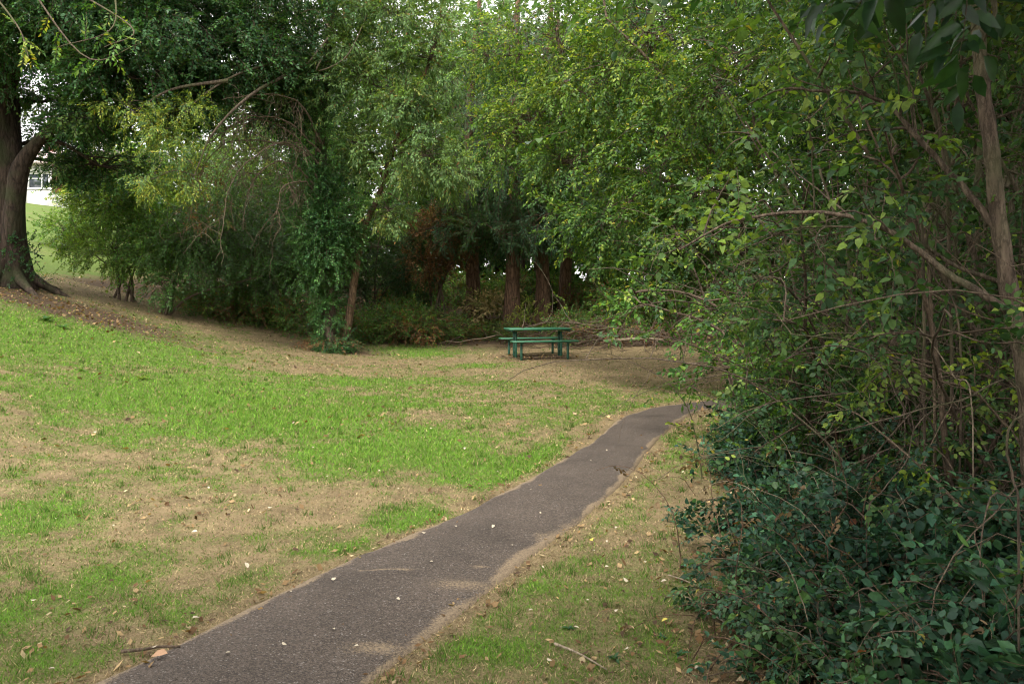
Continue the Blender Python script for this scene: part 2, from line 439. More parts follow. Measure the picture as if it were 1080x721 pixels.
def mat_path():
    m, nt, ns, L = new_mat('worn_tarmac')
    tc = N(nt, 'ShaderNodeTexCoord')
    ad = N(nt, 'ShaderNodeAttribute', attribute_name='dust')
    def noise(s, d=6, r=.65):
        n = N(nt, 'ShaderNodeTexNoise'); n.inputs['Scale'].default_value = s; n.inputs['Detail'].default_value = d; n.inputs['Roughness'].default_value = r
        L.new(tc.outputs['Object'], n.inputs['Vector']); return n
    vo = N(nt, 'ShaderNodeTexVoronoi'); vo.inputs['Scale'].default_value = 165; L.new(tc.outputs['Object'], vo.inputs['Vector'])
    r = N(nt, 'ShaderNodeValToRGB'); cr = r.color_ramp
    cr.elements[0].position, cr.elements[0].color = 0, (.030, .024, .019, 1)
    cr.elements[1].position, cr.elements[1].color = 1.0, (.22, .20, .18, 1)
    cr.elements.new(.45).color = (.062, .047, .036, 1); cr.elements.new(.8).color = (.092, .072, .056, 1); cr.elements.new(.97).color = (.11, .09, .075, 1)
    sep = N(nt, 'ShaderNodeSeparateColor'); L.new(vo.outputs['Color'], sep.inputs[0]); L.new(sep.outputs[0], r.inputs[0])
    big = noise(1.6, 5); bq = N(nt, 'ShaderNodeMapRange'); bq.inputs[1].default_value = .3; bq.inputs[2].default_value = .7; bq.inputs[3].default_value = .78; bq.inputs[4].default_value = 1.22
    L.new(big.outputs['Fac'], bq.inputs[0])
    mm = N(nt, 'ShaderNodeMix', data_type='RGBA', blend_type='MULTIPLY'); mm.inputs[0].default_value = 1
    L.new(r.outputs[0], mm.inputs[6]); L.new(bq.outputs[0], mm.inputs[7])
    nf = noise(80, 5, .75)
    t = N(nt, 'ShaderNodeValToRGB'); t.color_ramp.elements[0].position = .3; t.color_ramp.elements[0].color = (.10, .07, .045, 1)
    t.color_ramp.elements[1].position = .7; t.color_ramp.elements[1].color = (.27, .205, .13, 1); L.new(nf.outputs['Fac'], t.inputs[0])
    x = N(nt, 'ShaderNodeMath', operation='MULTIPLY_ADD'); x.inputs[1].default_value = 1.3; x.inputs[2].default_value = -.65; L.new(nf.outputs['Fac'], x.inputs[0])
    y = N(nt, 'ShaderNodeMath', operation='ADD'); L.new(ad.outputs['Fac'], y.inputs[0]); L.new(x.outputs[0], y.inputs[1])
    q = N(nt, 'ShaderNodeMapRange'); q.inputs[1].default_value = .35; q.inputs[2].default_value = .65; L.new(y.outputs[0], q.inputs[0])
    m2 = N(nt, 'ShaderNodeMix', data_type='RGBA'); L.new(q.outputs[0], m2.inputs[0]); L.new(mm.outputs[2], m2.inputs[6]); L.new(t.outputs[0], m2.inputs[7])
    p = N(nt, 'ShaderNodeBsdfPrincipled'); p.inputs['Roughness'].default_value = .85; p.inputs['Specular IOR Level'].default_value = .3
    L.new(m2.outputs[2], p.inputs['Base Color'])
    b = N(nt, 'ShaderNodeBump'); b.inputs['Strength'].default_value = .8; b.inputs['Distance'].default_value = .006
    L.new(vo.outputs['Distance'], b.inputs['Height']); L.new(b.outputs[0], p.inputs['Normal'])
    o = N(nt, 'ShaderNodeOutputMaterial'); L.new(p.outputs[0], o.inputs[0])
    return m

M_LEAF = mat_leaf('matt_leaves', .5, .38, .2)
M_GLOSS = mat_leaf('glossy_leaves', .45, .26, .22)
M_DRY = mat_leaf('dry_leaves', .8, .25, .15)
M_OAK = mat_bark('oak_bark', (.022, .016, .012), (.05, .035, .026), (.095, .07, .05), 7, .9, (.04, .05, .02))
M_BROWN = mat_bark('reddish_bark', (.06, .035, .022), (.14, .083, .052), (.24, .155, .10), 9, .9)
M_GREY = mat_bark('grey_bark', (.045, .035, .026), (.10, .076, .054), (.175, .138, .098), 14, .5, (.08, .085, .035))
M_ORANGE = mat_bark('orange_brown_bark', (.075, .046, .028), (.15, .097, .058), (.25, .175, .11), 12, .7)
M_DEAD = mat_bark('dead_wood', (.14, .11, .075), (.26, .21, .145), (.40, .33, .24), 25, .4)
M_TWIG = mat_bark('dead_twigs', (.085, .062, .042), (.155, .115, .078), (.26, .20, .14), 25, .4)
M_POLE = mat_bark('brown_pole_bark', (.06, .044, .032), (.135, .10, .072), (.24, .19, .135), 16, .8, (.12, .13, .06))
M_STEM = mat_bark('shrub_stems', (.045, .033, .023), (.11, .08, .055), (.21, .155, .108), 25, .4)

# palettes (albedo)
PAL_OAK = [((.030, .080, .030), 4), ((.042, .108, .034), 4), ((.062, .145, .034), 2), ((.11, .18, .045), .7)]
PAL_IVY = [((.032, .078, .034), 4), ((.048, .11, .038), 3), ((.08, .15, .042), 1.5)]
PAL_PALE = [((.08, .15, .055), 3), ((.11, .195, .065), 4), ((.15, .235, .08), 3), ((.22, .26, .07), .7), ((.25, .15, .06), .35)]
PAL_YEL = [((.12, .19, .036), 3), ((.19, .26, .042), 3), ((.28, .31, .06), 2), ((.34, .28, .06), .6)]
PAL_MID = [((.042, .108, .026), 3), ((.065, .15, .032), 4), ((.10, .20, .038), 3), ((.15, .24, .042), 1)]
PAL_HAZ = [((.040, .092, .023), 4), ((.068, .138, .028), 4), ((.108, .185, .034), 3), ((.20, .26, .042), 1.6), ((.38, .31, .045), .22)]
PAL_DARK = [((.03, .068, .03), 4), ((.045, .092, .036), 4), ((.065, .125, .04), 2)]
PAL_HEDGE = [((.030, .07, .028), 4), ((.044, .095, .032), 4), ((.07, .13, .036), 2.5), ((.12, .175, .04), .8), ((.26, .23, .045), .12)]
PAL_BRAM = [((.018, .052, .030), 4), ((.028, .073, .038), 4), ((.042, .098, .044), 2.5), ((.06, .12, .045), 1), ((.16, .06, .03), .08), ((.30, .26, .06), .06)]
PAL_RUST = [((.13, .065, .028), 4), ((.20, .10, .045), 3), ((.27, .16, .08), 2), ((.06, .075, .025), 2)]

# spray templates
T_FAR = sprays(1, 5, n=18, ll=.17, w=.62, rand=.55)
T_FARB = sprays(2, 5, n=22, ll=.13, w=.6, rand=.6)
T_TUFT = sprays(3, 5, n=20, ll=.20, w=.6, kind='tuft', rand=.7)
T_MID = sprays(4, 6, n=16, ll=.20, w=.55, near=True, rand=.45, tw=.009)
T_ASH = sprays(5, 5, n=13, ll=.30, w=.42, rand=.25, droop=.25)
T_NEAR = sprays(6, 7, n=11, ll=.26, w=.62, near=True, rand=.45, tw=.008, droop=.2)
T_BRAM = sprays(7, 7, n=9, ll=.30, w=.68, near=True, rand=.5, tw=.009, droop=.22)
T_IVY = sprays(8, 6, n=14, ll=.24, w=.85, near=True, rand=.6, tw=.01, droop=.25, fold=.1)
T_YEW = sprays(9, 5, n=30, ll=.16, w=.22, rand=.25)
T_COARSE = sprays(10, 4, n=16, ll=.26, w=.7, kind='tuft', twig=False, rand=.8)

def unit(v):
    v = np.asarray(v, float); return v / (np.linalg.norm(v, axis=-1, keepdims=True) + 1e-9)

def grow(rng, p, d, length, n=9, wig=.18, pull=(0, 0, -.1), acc_pull=1.0):
    """A wandering stem: start, direction, and a pull that grows along it."""
    p = np.array(p, float); d = unit(d); out = [p.copy()]; st = length / (n - 1)
    for i in range(n - 1):
        d = unit(d + rng.normal(0, wig, 3) + np.asarray(pull) * (1 + acc_pull * i / n))
        p = p + d * st; out.append(p.copy())
    return np.array(out)

def clump_points(rng, c, r, n, gap=.42, gs=.75, seed=0):
    c = np.asarray(c, float); r = np.asarray(r, float)
    m = int(n * 2.4) + 8
    v = unit(rng.normal(0, 1, (m, 3))); u = rng.random(m) ** (1 / 2.2)
    # uneven outline
    o = .72 + .62 * vnoise(v[:, 0] * 2.1 + seed, v[:, 1] * 2.1, v[:, 2] * 2.1, seed + 3)
    q = v * (u * o)[:, None]
    p = c + q * r
    keep = fbm(p[:, 0] / gs, p[:, 1] / gs, p[:, 2] / gs, seed + 17, o=2) > gap
    p = p[keep][:n]; q = q[keep][:n]
    return p, q

def crown_on(rng, wood, leaves, limb_from, clumps, temps, pal, size, droop=.25, rad=.05, gap=.42, gs=.75, sub=12, twigcol=(.10, .075, .05), spread=.35, upmix=.8, jit=.22, limbs=True):
    """limb_from: (n,3) points where limbs may start; clumps: (centre, radii, number of sprays)."""
    limb_from = np.asarray(limb_from, float)
    for k, (c, r, n) in enumerate(clumps):
        c = np.asarray(c, float); r = np.asarray(r, float)
        P, q = clump_points(rng, c, r, n, gap, gs, seed=int(rng.integers(1, 500)))
        if not len(P): continue
        D = unit(q) * .75 + rng.normal(0, .45, P.shape) + (0, 0, -droop)
        U = np.array([0, 0, 1.]) * upmix + rng.normal(0, .35, P.shape) + unit(q) * .35
        put_sprays(leaves, rng, temps, P, D, U, size * rng.uniform(.7, 1.3, len(P)), pal, twigcol, jit, spread)
        if limbs:
            cand = limb_from[limb_from[:, 2] < c[2] + .5]
            if not len(cand): cand = limb_from
            s = cand[np.argmin(np.linalg.norm(cand - c, axis=1) + .25 * np.abs(cand[:, 2] - c[2] + 1.2))]
            ln = np.linalg.norm(c - s)
            mid = s + (c - s) * .5 + np.array([0, 0, .14 * ln]) + rng.normal(0, .06 * ln, 3)
            lp = spline([s, mid, c, c + (c - s) / (ln + .01) * r.min() * .6], 16)
            tube(wood, lp, rad * np.linspace(1, .25, 16), 6)
            for j in range(sub):
                a = lp[rng.integers(6, 16)]; b = P[rng.integers(0, len(P))]
                l2 = np.linalg.norm(b - a)
                if l2 < .15: continue
                m2 = (a + b) / 2 + rng.normal(0, .12 * l2, 3) + (0, 0, .1 * l2)
                tube(wood, spline([a, m2, b], 8), rad * .42 * np.linspace(1, .25, 8), 4)

def finish(root, wood, leaves, bark, leafmat, wood_name='trunk', leaf_name='crown'):
    org = np.array(root.location)
    w = wood.build(wood_name, bark, root, sm=True, org=org) if not wood.empty() else None
    l = leaves.build(leaf_name, leafmat, root, org=org) if not leaves.empty() else None
    return w, l

def gp(px, py, Y):
    """ground point below a pixel column at distance Y"""
    x = (px - 540) / F * Y
    return np.array([x, Y, float(gz(x, Y))])

# ================================================================== SETTING
def build_ground():
    def axis(lo, hi, c0, c1, s, gmul):
        a = list(np.arange(c0, c1 + 1e-6, s)); st = s
        while a[-1] < hi: st *= gmul; a.append(a[-1] + st)
        st = s; b = []
        x = c0
        while x > lo: st *= gmul; x -= st; b.append(x)
        return np.array(b[::-1] + a)
    xs = axis(-420, 420, -9, 5.5, .085, 1.07); ys = axis(-420, 600, 2.2, 22, .085, 1.06)
    X, Y = np.meshgrid(xs, ys)
    Z = gz(X, Y)
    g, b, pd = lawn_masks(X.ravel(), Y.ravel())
    Z = Z - (.03 * sstep(-.02, -.16, pd)).reshape(Z.shape)            # bed under the path
    ny, nx = X.shape
    i = np.arange(ny - 1)[:, None] * nx; j = np.arange(nx - 1)[None]
    Q = np.stack([i + j, i + j + 1, i + nx + j + 1, i + nx + j], -1).reshape(-1, 4)
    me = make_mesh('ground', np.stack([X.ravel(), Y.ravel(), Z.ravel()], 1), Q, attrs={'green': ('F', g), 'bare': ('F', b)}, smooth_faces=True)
    tag(link('ground', me, mat_ground()), 'sloping park lawn of dry tan and green grass', 'lawn', kind='structure')

def build_path():
    n, k = 900, 44
    a = resample(PL, n); b = resample(PR, n)
    t = np.linspace(-.04, 1.04, k)
    jl = (fbm(np.arange(n) * .05, np.zeros(n), s=5) - .5) * .04; jr = (fbm(np.arange(n) * .05, np.zeros(n), s=6) - .5) * .04
    w = np.linalg.norm(b - a, axis=1)
    T = t[None] * (1 - jl / w - jr / w)[:, None] + (jl / w)[:, None]
    P = a[:, None] + (b - a)[:, None] * T[..., None]
    X, Y = P[..., 0], P[..., 1]
    e = np.minimum(t, 1 - t)[None] * w[:, None]
    Z = gz(X, Y) + .014 * sstep(-.05, .05, e) - .03 * sstep(.0, -.04, e)
    Z = Z + .012 * np.clip(e / .4, 0, 1)
    dust = .70 * sstep(.09, .0, e + (fbm(X * 3, Y * 3, s=8) - .5) * .16)
    # debris swept over the right-hand edge and the old joint across the path
    dr = (1 - t)[None] * w[:, None]
    dust = np.maximum(dust, .48 * sstep(.13, .0, dr + (fbm(X * 3.2, Y * 3.2, s=18) - .5) * .4) * sstep(2.5, 3.2, Y) * sstep(7.5, 5.5, Y))
    jx = flat(470, 604)
    s = (Y - jx[1]) - .10 * (X - jx[0]) + (fbm(X * 4, Y * 4, s=28) - .5) * .12
    dust = np.maximum(dust, .62 * sstep(.045, .0, np.abs(s)) * sstep(.02, .2, e) * sstep(.42, .62, fbm(X * 6, Y * 6, s=38)) )
    c2 = flat(490, 622)
    dust = np.maximum(dust, .55 * np.exp(-((X - c2[0]) / .3) ** 2 - ((Y - c2[1]) / .13) ** 2))
    c3 = flat(400, 690)
    dust = np.maximum(dust, .6 * np.exp(-((X - c3[0]) / .22) ** 2 - ((Y - c3[1]) / .1) ** 2))
    i = np.arange(n - 1)[:, None] * k; j = np.arange(k - 1)[None]
    Q = np.stack([i + j, i + j + 1, i + k + j + 1, i + k + j], -1).reshape(-1, 4)
    me = make_mesh('path', np.stack([X.ravel(), Y.ravel(), Z.ravel()], 1), Q, attrs={'dust': ('F', dust.ravel())}, smooth_faces=True)
    tag(link('path', me, mat_path()), 'narrow dark tarmac footpath curving across the lawn', 'path', kind='structure')

def build_grass():
    rng = np.random.default_rng(11)
    n = 720000
    Y = 2.4 * (23.5 / 2.4) ** (rng.random(n) ** .92)
    X = rng.uniform(-1.02, .60, n) * Y + rng.normal(0, .2, n)
    g, b, pd = lawn_masks(X, Y)
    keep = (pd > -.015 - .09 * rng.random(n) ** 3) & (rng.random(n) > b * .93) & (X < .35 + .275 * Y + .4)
    keep &= rng.random(n) < (.45 + .55 * sstep(.15, .6, g))
    X, Y, g, b = X[keep], Y[keep], g[keep], b[keep]; n = len(X)
    Z = gz(X, Y)
    gg = np.clip(g + rng.normal(0, .16, n), 0, 1)
    isg = rng.random(n) < .14 + .70 * sstep(.08, 1.05, gg)
    far = np.clip(Y / 8, .55, 2.6)
    h = np.where(isg, rng.uniform(.010, .030, n) * (0.7 + .6 * g), rng.uniform(.008, .026, n)) * np.clip(far, .8, 1.5)
    lush = px_blob(X, Y, [(300, 440, 150, 20, 1), (420, 480, 120, 20, .8), (560, 490, 60, 20, .8)])
    h = h * (1 + .9 * lush)
    w = rng.uniform(.0016, .0034, n) * np.clip(Y / 4.2, .9, 5)
    th = rng.uniform(0, 2 * np.pi, n)
    lean = np.where(isg, np.abs(rng.normal(.9, .6, n)), np.abs(rng.normal(2.0, 1.0, n)))
    dx, dy = np.cos(th), np.sin(th); ph = rng.uniform(0, 2 * np.pi, n)
    px_, py_ = np.cos(ph), np.sin(ph)
    base = np.stack([X, Y, Z], 1)
    side = np.stack([px_ * w, py_ * w, np.zeros(n)], 1)
    nrm = np.sqrt(1 + lean ** 2)
    tip = base + np.stack([dx * h * lean / nrm * 1.4, dy * h * lean / nrm * 1.4, h / nrm + .004], 1)
    V = np.stack([base - side, base + side, tip], 1).reshape(-1, 3)
    gcol = np.array([.078, .165, .022]) * np.exp(rng.normal(0, .25, (n, 1))) + rng.random((n, 1)) ** 3 * np.array([.07, .06, .01])
    gcol = gcol * (.75 + .65 * g[:, None])
    tcol = np.array([.265, .205, .112]) * np.exp(rng.normal(0, .38, (n, 1))) * (.62 + .76 * fbm(X * 4, Y * 4, s=91, o=3))[:, None]
    C = np.where(isg[:, None], gcol, tcol)
    # longer tufts missed by the mower
    m = 900; tY = 2.6 * (17 / 2.6) ** rng.random(m); tX = rng.uniform(-.75, .45, m) * tY
    tg, tb, tp = lawn_masks(tX, tY)
    ok = (tp > .0) & (tb < .6) & (rng.random(m) < .25 + .7 * tg + .4 * (tp < .12)); tX, tY = tX[ok], tY[ok]; m = len(tX); kk = 26
    rX = np.repeat(tX, kk) + rng.normal(0, .028, m * kk); rY = np.repeat(tY, kk) + rng.normal(0, .028, m * kk); rZ = gz(rX, rY)
    a = rng.uniform(0, 6.28, m * kk); hh = rng.uniform(.025, .075, m * kk) * np.repeat(rng.uniform(.6, 1.2, m), kk); ln = np.abs(rng.normal(.5, .35, m * kk))
    ww = rng.uniform(.0016, .003, m * kk) * np.clip(rY / 4.2, .9, 3); p2 = rng.uniform(0, 6.28, m * kk)
    b0 = np.stack([rX, rY, rZ], 1); sd = np.stack([np.cos(p2) * ww, np.sin(p2) * ww, 0 * ww], 1)
    tp3 = b0 + np.stack([np.cos(a) * hh * ln, np.sin(a) * hh * ln, hh], 1)
    V = np.concatenate([V, np.stack([b0 - sd, b0 + sd, tp3], 1).reshape(-1, 3)])
    C = np.concatenate([C, np.where(rng.random((m * kk, 1)) < .75, np.array([.075, .15, .025]), np.array([.27, .22, .11])) * np.exp(rng.normal(0, .25, (m * kk, 1)))]); n += m * kk
    T = np.arange(3 * n).reshape(-1, 3)
    me = make_mesh('grass', V, None, T, attrs={'col': ('COL', np.repeat(C, 3, 0))})
    tag(link('grass', me, mat_attr('grass_blades', .8, .3, .05)), 'short mown grass, green in patches and dried tan elsewhere', 'grass', kind='stuff')

def build_litter():
    """the brown leaf litter under trees and hedge, uncountable"""
    rng = np.random.default_rng(12)
    n = 125000
    Y = 2.6 * (30 / 2.6) ** rng.random(n)
    X = rng.uniform(-.8, .72, n) * Y
    g, b, pd = lawn_masks(X, Y)
    rightside = sstep(.1, .9, X - (-.9 + .36 * Y)) * (Y < 12)
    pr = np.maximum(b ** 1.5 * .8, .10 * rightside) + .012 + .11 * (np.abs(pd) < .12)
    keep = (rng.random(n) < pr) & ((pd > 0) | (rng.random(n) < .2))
    X, Y = X[keep], Y[keep]; n = len(X)
    a = rng.uniform(0, 6.28, n); L = rng.uniform(.010, .032, n) * np.clip(Y / 7, .8, 1.5); W = L * rng.uniform(.35, .7, n)
    tilt = rng.normal(0, .35, n); tilt2 = rng.normal(0, .5, n)
    u = np.stack([np.cos(a), np.sin(a), tilt], 1) * L[:, None]; v = np.stack([-np.sin(a), np.cos(a), tilt2], 1) * W[:, None]
    P = np.stack([X, Y, gz(X, Y) + .012 + L * .2], 1)
    V = np.stack([P - u, P + v - u * .1, P + u, P - v - u * .1], 1).reshape(-1, 3)
    pal = np.array([(.12, .07, .035), (.20, .13, .065), (.30, .21, .11), (.07, .045, .028), (.38, .30, .18)])
    C = pal[rng.choice(5, n, p=[.3, .3, .18, .17, .05])] * np.exp(rng.normal(0, .2, (n, 1)))
    me = make_mesh('leaf_litter', V, np.arange(4 * n).reshape(-1, 4), attrs={'col': ('COL', np.repeat(C, 4, 0))})
    tag(link('leaf_litter', me, M_DRY), 'brown leaf litter strewn under the trees and hedge', 'leaf litter', kind='stuff')

def build_world():
    w = bpy.data.worlds.new('World'); SC.world = w; w.use_nodes = True
    nt = w.node_tree; nt.nodes.clear(); L = nt.links
    sky = N(nt, 'ShaderNodeTexSky', sky_type='NISHITA'); sky.sun_disc = False
    sky.sun_elevation = math.radians(SUN_EL); sky.sun_rotation = math.radians(SUN_ROT); sky.air_density = 1; sky.dust_density = 3
    tc = N(nt, 'ShaderNodeTexCoord'); no = N(nt, 'ShaderNodeTexNoise'); no.inputs['Scale'].default_value = 2.2; no.inputs['Detail'].default_value = 7
    L.new(tc.outputs['Generated'], no.inputs['Vector'])
    r = N(nt, 'ShaderNodeValToRGB'); r.color_ramp.elements[0].position = .3; r.color_ramp.elements[0].color = (7.6, 7.3, 7.1, 1)
    r.color_ramp.elements[1].position = .7; r.color_ramp.elements[1].color = (11.3, 11, 10.8, 1)
    L.new(no.outputs['Fac'], r.inputs[0])
    mx = N(nt, 'ShaderNodeMix', data_type='RGBA'); mx.inputs[0].default_value = .86
    L.new(sky.outputs[0], mx.inputs[6]); L.new(r.outputs[0], mx.inputs[7])
    bg = N(nt, 'ShaderNodeBackground'); bg.inputs['Strength'].default_value = .095; L.new(mx.outputs[2], bg.inputs['Color'])
    o = N(nt, 'ShaderNodeOutputWorld'); L.new(bg.outputs[0], o.inputs[0])

# sun: soft, from high behind the camera, a little to the left
SUN_EL, SUN_AZ = 52.0, 206.0        # azimuth clockwise from +Y (north)
SUN_ROT = SUN_AZ
def build_sun():
    l = bpy.data.lights.new('sun', 'SUN'); l.energy = 1.5; l.angle = math.radians(10); l.color = (1, .95, .87)
    o = bpy.data.objects.new('sun', l); COL.objects.link(o)
    az, el = math.radians(SUN_AZ), math.radians(SUN_EL)
    d = np.array([math.sin(az) * math.cos(el), math.cos(az) * math.cos(el), math.sin(el)])   # towards the sun
    from mathutils import Vector
    o.rotation_euler = Vector(d).to_track_quat('Z', 'Y').to_euler()

def build_camera():
    c = bpy.data.cameras.new('camera'); o = bpy.data.objects.new('camera', c); COL.objects.link(o)
    c.sensor_width = 36; c.lens = F / 1080 * 36
    o.location = (0, 0, CAM); o.rotation_euler = (math.radians(90), 0, 0)
    c.shift_y = (HZ - 360.5) / 1080
    c.clip_end = 2000; c.clip_start = .05
    c.dof.use_dof = True; c.dof.focus_distance = 11; c.dof.aperture_fstop = 9
    SC.camera = o

# ================================================================== TREES
def oak():
    rng = np.random.default_rng(1)
    base = gp(8, 300, 19.2)
    root = thing('oak_tree', 'huge dark trunked spreading tree with thick bough, on the bare soil of the slope', 'tree', base)
    w, l = Acc(), Acc()
    b = base - (0, 0, .25)
    tr = spline([b, at(8, 270, 19.2), at(5, 200, 19.2), at(1, 130, 19.2), at(-6, 60, 19), at(-10, -40, 18.8), at(0, -150, 18.6)], 40)
    z = tr[:, 2] - base[2]
    rad = .36 + .24 * np.exp(-np.maximum(z, 0) / .55) + .10 * np.exp(-((z - 2.6) / 1.2) ** 2)
    rad = np.where(z > 3.2, np.interp(z, [3.2, 5, 9, 12], [.44, .36, .22, .12]), rad)
    tube(w, tr, rad, 18, lump=.16)
    s2 = spline([at(9, 265, 19.05), at(15, 215, 18.95), at(23, 176, 18.85), at(40, 150, 18.8), at(60, 132, 18.7), at(85, 116, 18.5), at(130, 98, 18.2), at(190, 84, 18)], 36)
    tube(w, s2, np.interp(np.arange(36), [0, 9, 14, 22, 35], [.24, .21, .15, .10, .04]), 12, lump=.12)
    s3 = spline([at(-2, 120, 19), at(14, 80, 18.9), at(30, 45, 18.7), at(60, 0, 18.4), at(90, -70, 18)], 24)
    tube(w, s3, np.linspace(.17, .06, 24), 10, lump=.1)
    s4 = spline([at(2, 100, 19), at(-30, 60, 18.5), at(-90, 30, 18), at(-160, 20, 17.5)], 20); tube(w, s4, np.linspace(.24, .06, 20), 10)
    s5 = spline([at(-8, 20, 19), at(40, -50, 19.5), at(120, -100, 20), at(200, -110, 20.5)], 24); tube(w, s5, np.linspace(.22, .06, 24), 10)
    for a_, b_, r_ in ((s2[22], at(110, 140, 17.6), .05), (s2[26], at(170, 60, 18.6), .06), (s2[30], at(230, 110, 17.8), .04), (s3[12], at(110, 30, 17.5), .05)):
        tube(w, spline([a_, (a_ + b_) / 2 + (0, 0, .25), b_], 10), np.linspace(r_, r_ * .3, 10), 6)
    for k in range(7):                                                    # root flare
        an = k * .9 + .3; d = np.array([math.cos(an), math.sin(an), 0])
        q = base + d * .55; e = base + d * (1.25 + .3 * rng.random()); e[2] = float(gz(e[0], e[1])) - .06
        q2 = base + d * .3 + (0, 0, .55)
        tube(w, spline([q2, q + (0, 0, .16), e], 10), np.linspace(.20, .05, 10), 8, lump=.1)
    src = np.vstack([tr[16:], s2[12:], s3[8:], s4, s5])
    cl = [(at(60, 15, 18.2), (3.6, 3.0, 1.6), 1500), (at(170, 35, 18.6), (3.0, 2.6, 1.5), 1500), (at(262, 45, 19.2), (1.9, 2, 1.5), 750), (at(-70, 10, 18), (3.5, 3.5, 2.2), 900),
          (at(120, -110, 19), (6, 4.5, 3.2), 1600), (at(-60, -180, 19), (6, 5, 3.4), 1200), (at(40, 30, 17.6), (1.5, 1.5, .55), 300), (at(130, 75, 17.4), (1.3, 1.2, .5), 280),
          (at(205, 105, 18.8), (1.3, 1.2, .6), 330), (at(100, 172, 19.4), (1.1, .8, .35), 200), (at(72, 148, 20.6), (.9, .7, .4), 130), (at(42, 108, 20.3), (.65, .6, .32), 110), (at(105, 128, 20.6), (.8, .6, .4), 130), (at(62, 172, 20.8), (.5, .5, .22), 50), (at(95, 118, 18.1), (.9, .7, .4), 190), (at(280, -60, 19), (3, 3, 2), 700), (at(300, 110, 20.2), (1.0, 1, .7), 200)]
    cl = [(c, r, int(n * 1.6)) for c, r, n in cl]
    crown_on(rng, w, l, src, cl, T_FAR, PAL_OAK, .47, droop=.15, rad=.06, gap=.47, gs=.9, sub=18)
    _, c = finish(root, w, l, M_OAK, M_GLOSS)
    iv = Acc()
    n = 90; th = rng.uniform(-2.2, .6, n); zz = rng.uniform(0, 1.15, n)
    P = np.stack([base[0] + np.cos(th) * (.44 + .36 * np.exp(-zz / .55)), base[1] + np.sin(th) * (.44 + .36 * np.exp(-zz / .55)), base[2] + zz], 1)
    D = np.stack([np.cos(th), np.sin(th), rng.normal(.5, .5, n)], 1)
    put_sprays(iv, rng, T_IVY, P, D, D * (1, 1, 0) + (0, 0, .6), rng.uniform(.14, .24, n), PAL_IVY)
    iv.build('ivy', M_GLOSS, root, org=base)
    # long fine hanging twigs with yellow leaves at the top corner
    hb, hl = Acc(), Acc()
    for (x0, y0, x1, y1, x2, y2) in ((20, -30, 90, 60, 150, 45), (120, -20, 118, 30, 60, 50), (60, -20, 140, 30, 110, 50), (-10, -10, 20, 30, 30, 60)):
        c_ = spline([at(x0, y0, 15), at(x1, y1, 14.6), at(x2, y2, 14.4)], 14); tube(hb, c_, np.linspace(.02, .007, 14), 5)
        i = rng.integers(3, 14, 16); P = c_[i][:7]
        D = rng.normal(0, .6, (7, 3)) + (0, 0, -.5)
        put_sprays(hl, rng, T_ASH, P, D, rng.normal(0, .4, (7, 3)) + (0, 0, 1), rng.uniform(.25, .4, 7), PAL_MID + PAL_YEL)
    s6 = spline([at(-10, 20, 19), at(-20, -30, 17.5), at(0, -40, 15.5), at(40, -30, 15)], 20); tube(hb, s6, np.linspace(.10, .02, 20), 6)
    hb = hb.build('hanging_branch', M_GREY, root, sm=True, org=base)
    hl.build('foliage', M_LEAF, hb, org=base)

def bush(name, label, cat, seed, base, clumps, temps, pal, size0, bark=None, mat=None, nst=5, droop=.2, gap=.4, gs=.7, group=None, rad=.03, spread=.35):
    rng = np.random.default_rng(seed)
    root = thing(name, label, cat, base, group)
    size = size0 * .72; clumps = [(c, r, int(n * 1.6)) for c, r, n in clumps]
    w, l = Acc(), Acc(); src = []
    for k in range(nst):
        c = np.asarray(clumps[k % len(clumps)][0], float)
        s = np.asarray(base, float) + (rng.normal(0, .18), rng.normal(0, .18), -.08)
        t = c + rng.normal(0, .3, 3)
        p = spline([s, s + (t - s) * (.3, .3, .55) + rng.normal(0, .08, 3), t], 12)
        tube(w, p, np.linspace(rad * 1.4, rad * .4, 12), 6); src.append(p)
    crown_on(rng, w, l, np.vstack(src), clumps, temps, pal, size, droop=droop, rad=rad * .8, gap=gap, gs=gs, sub=10, spread=spread)
    finish(root, w, l, bark or M_STEM, mat or M_LEAF, 'stems', 'foliage')
    return root

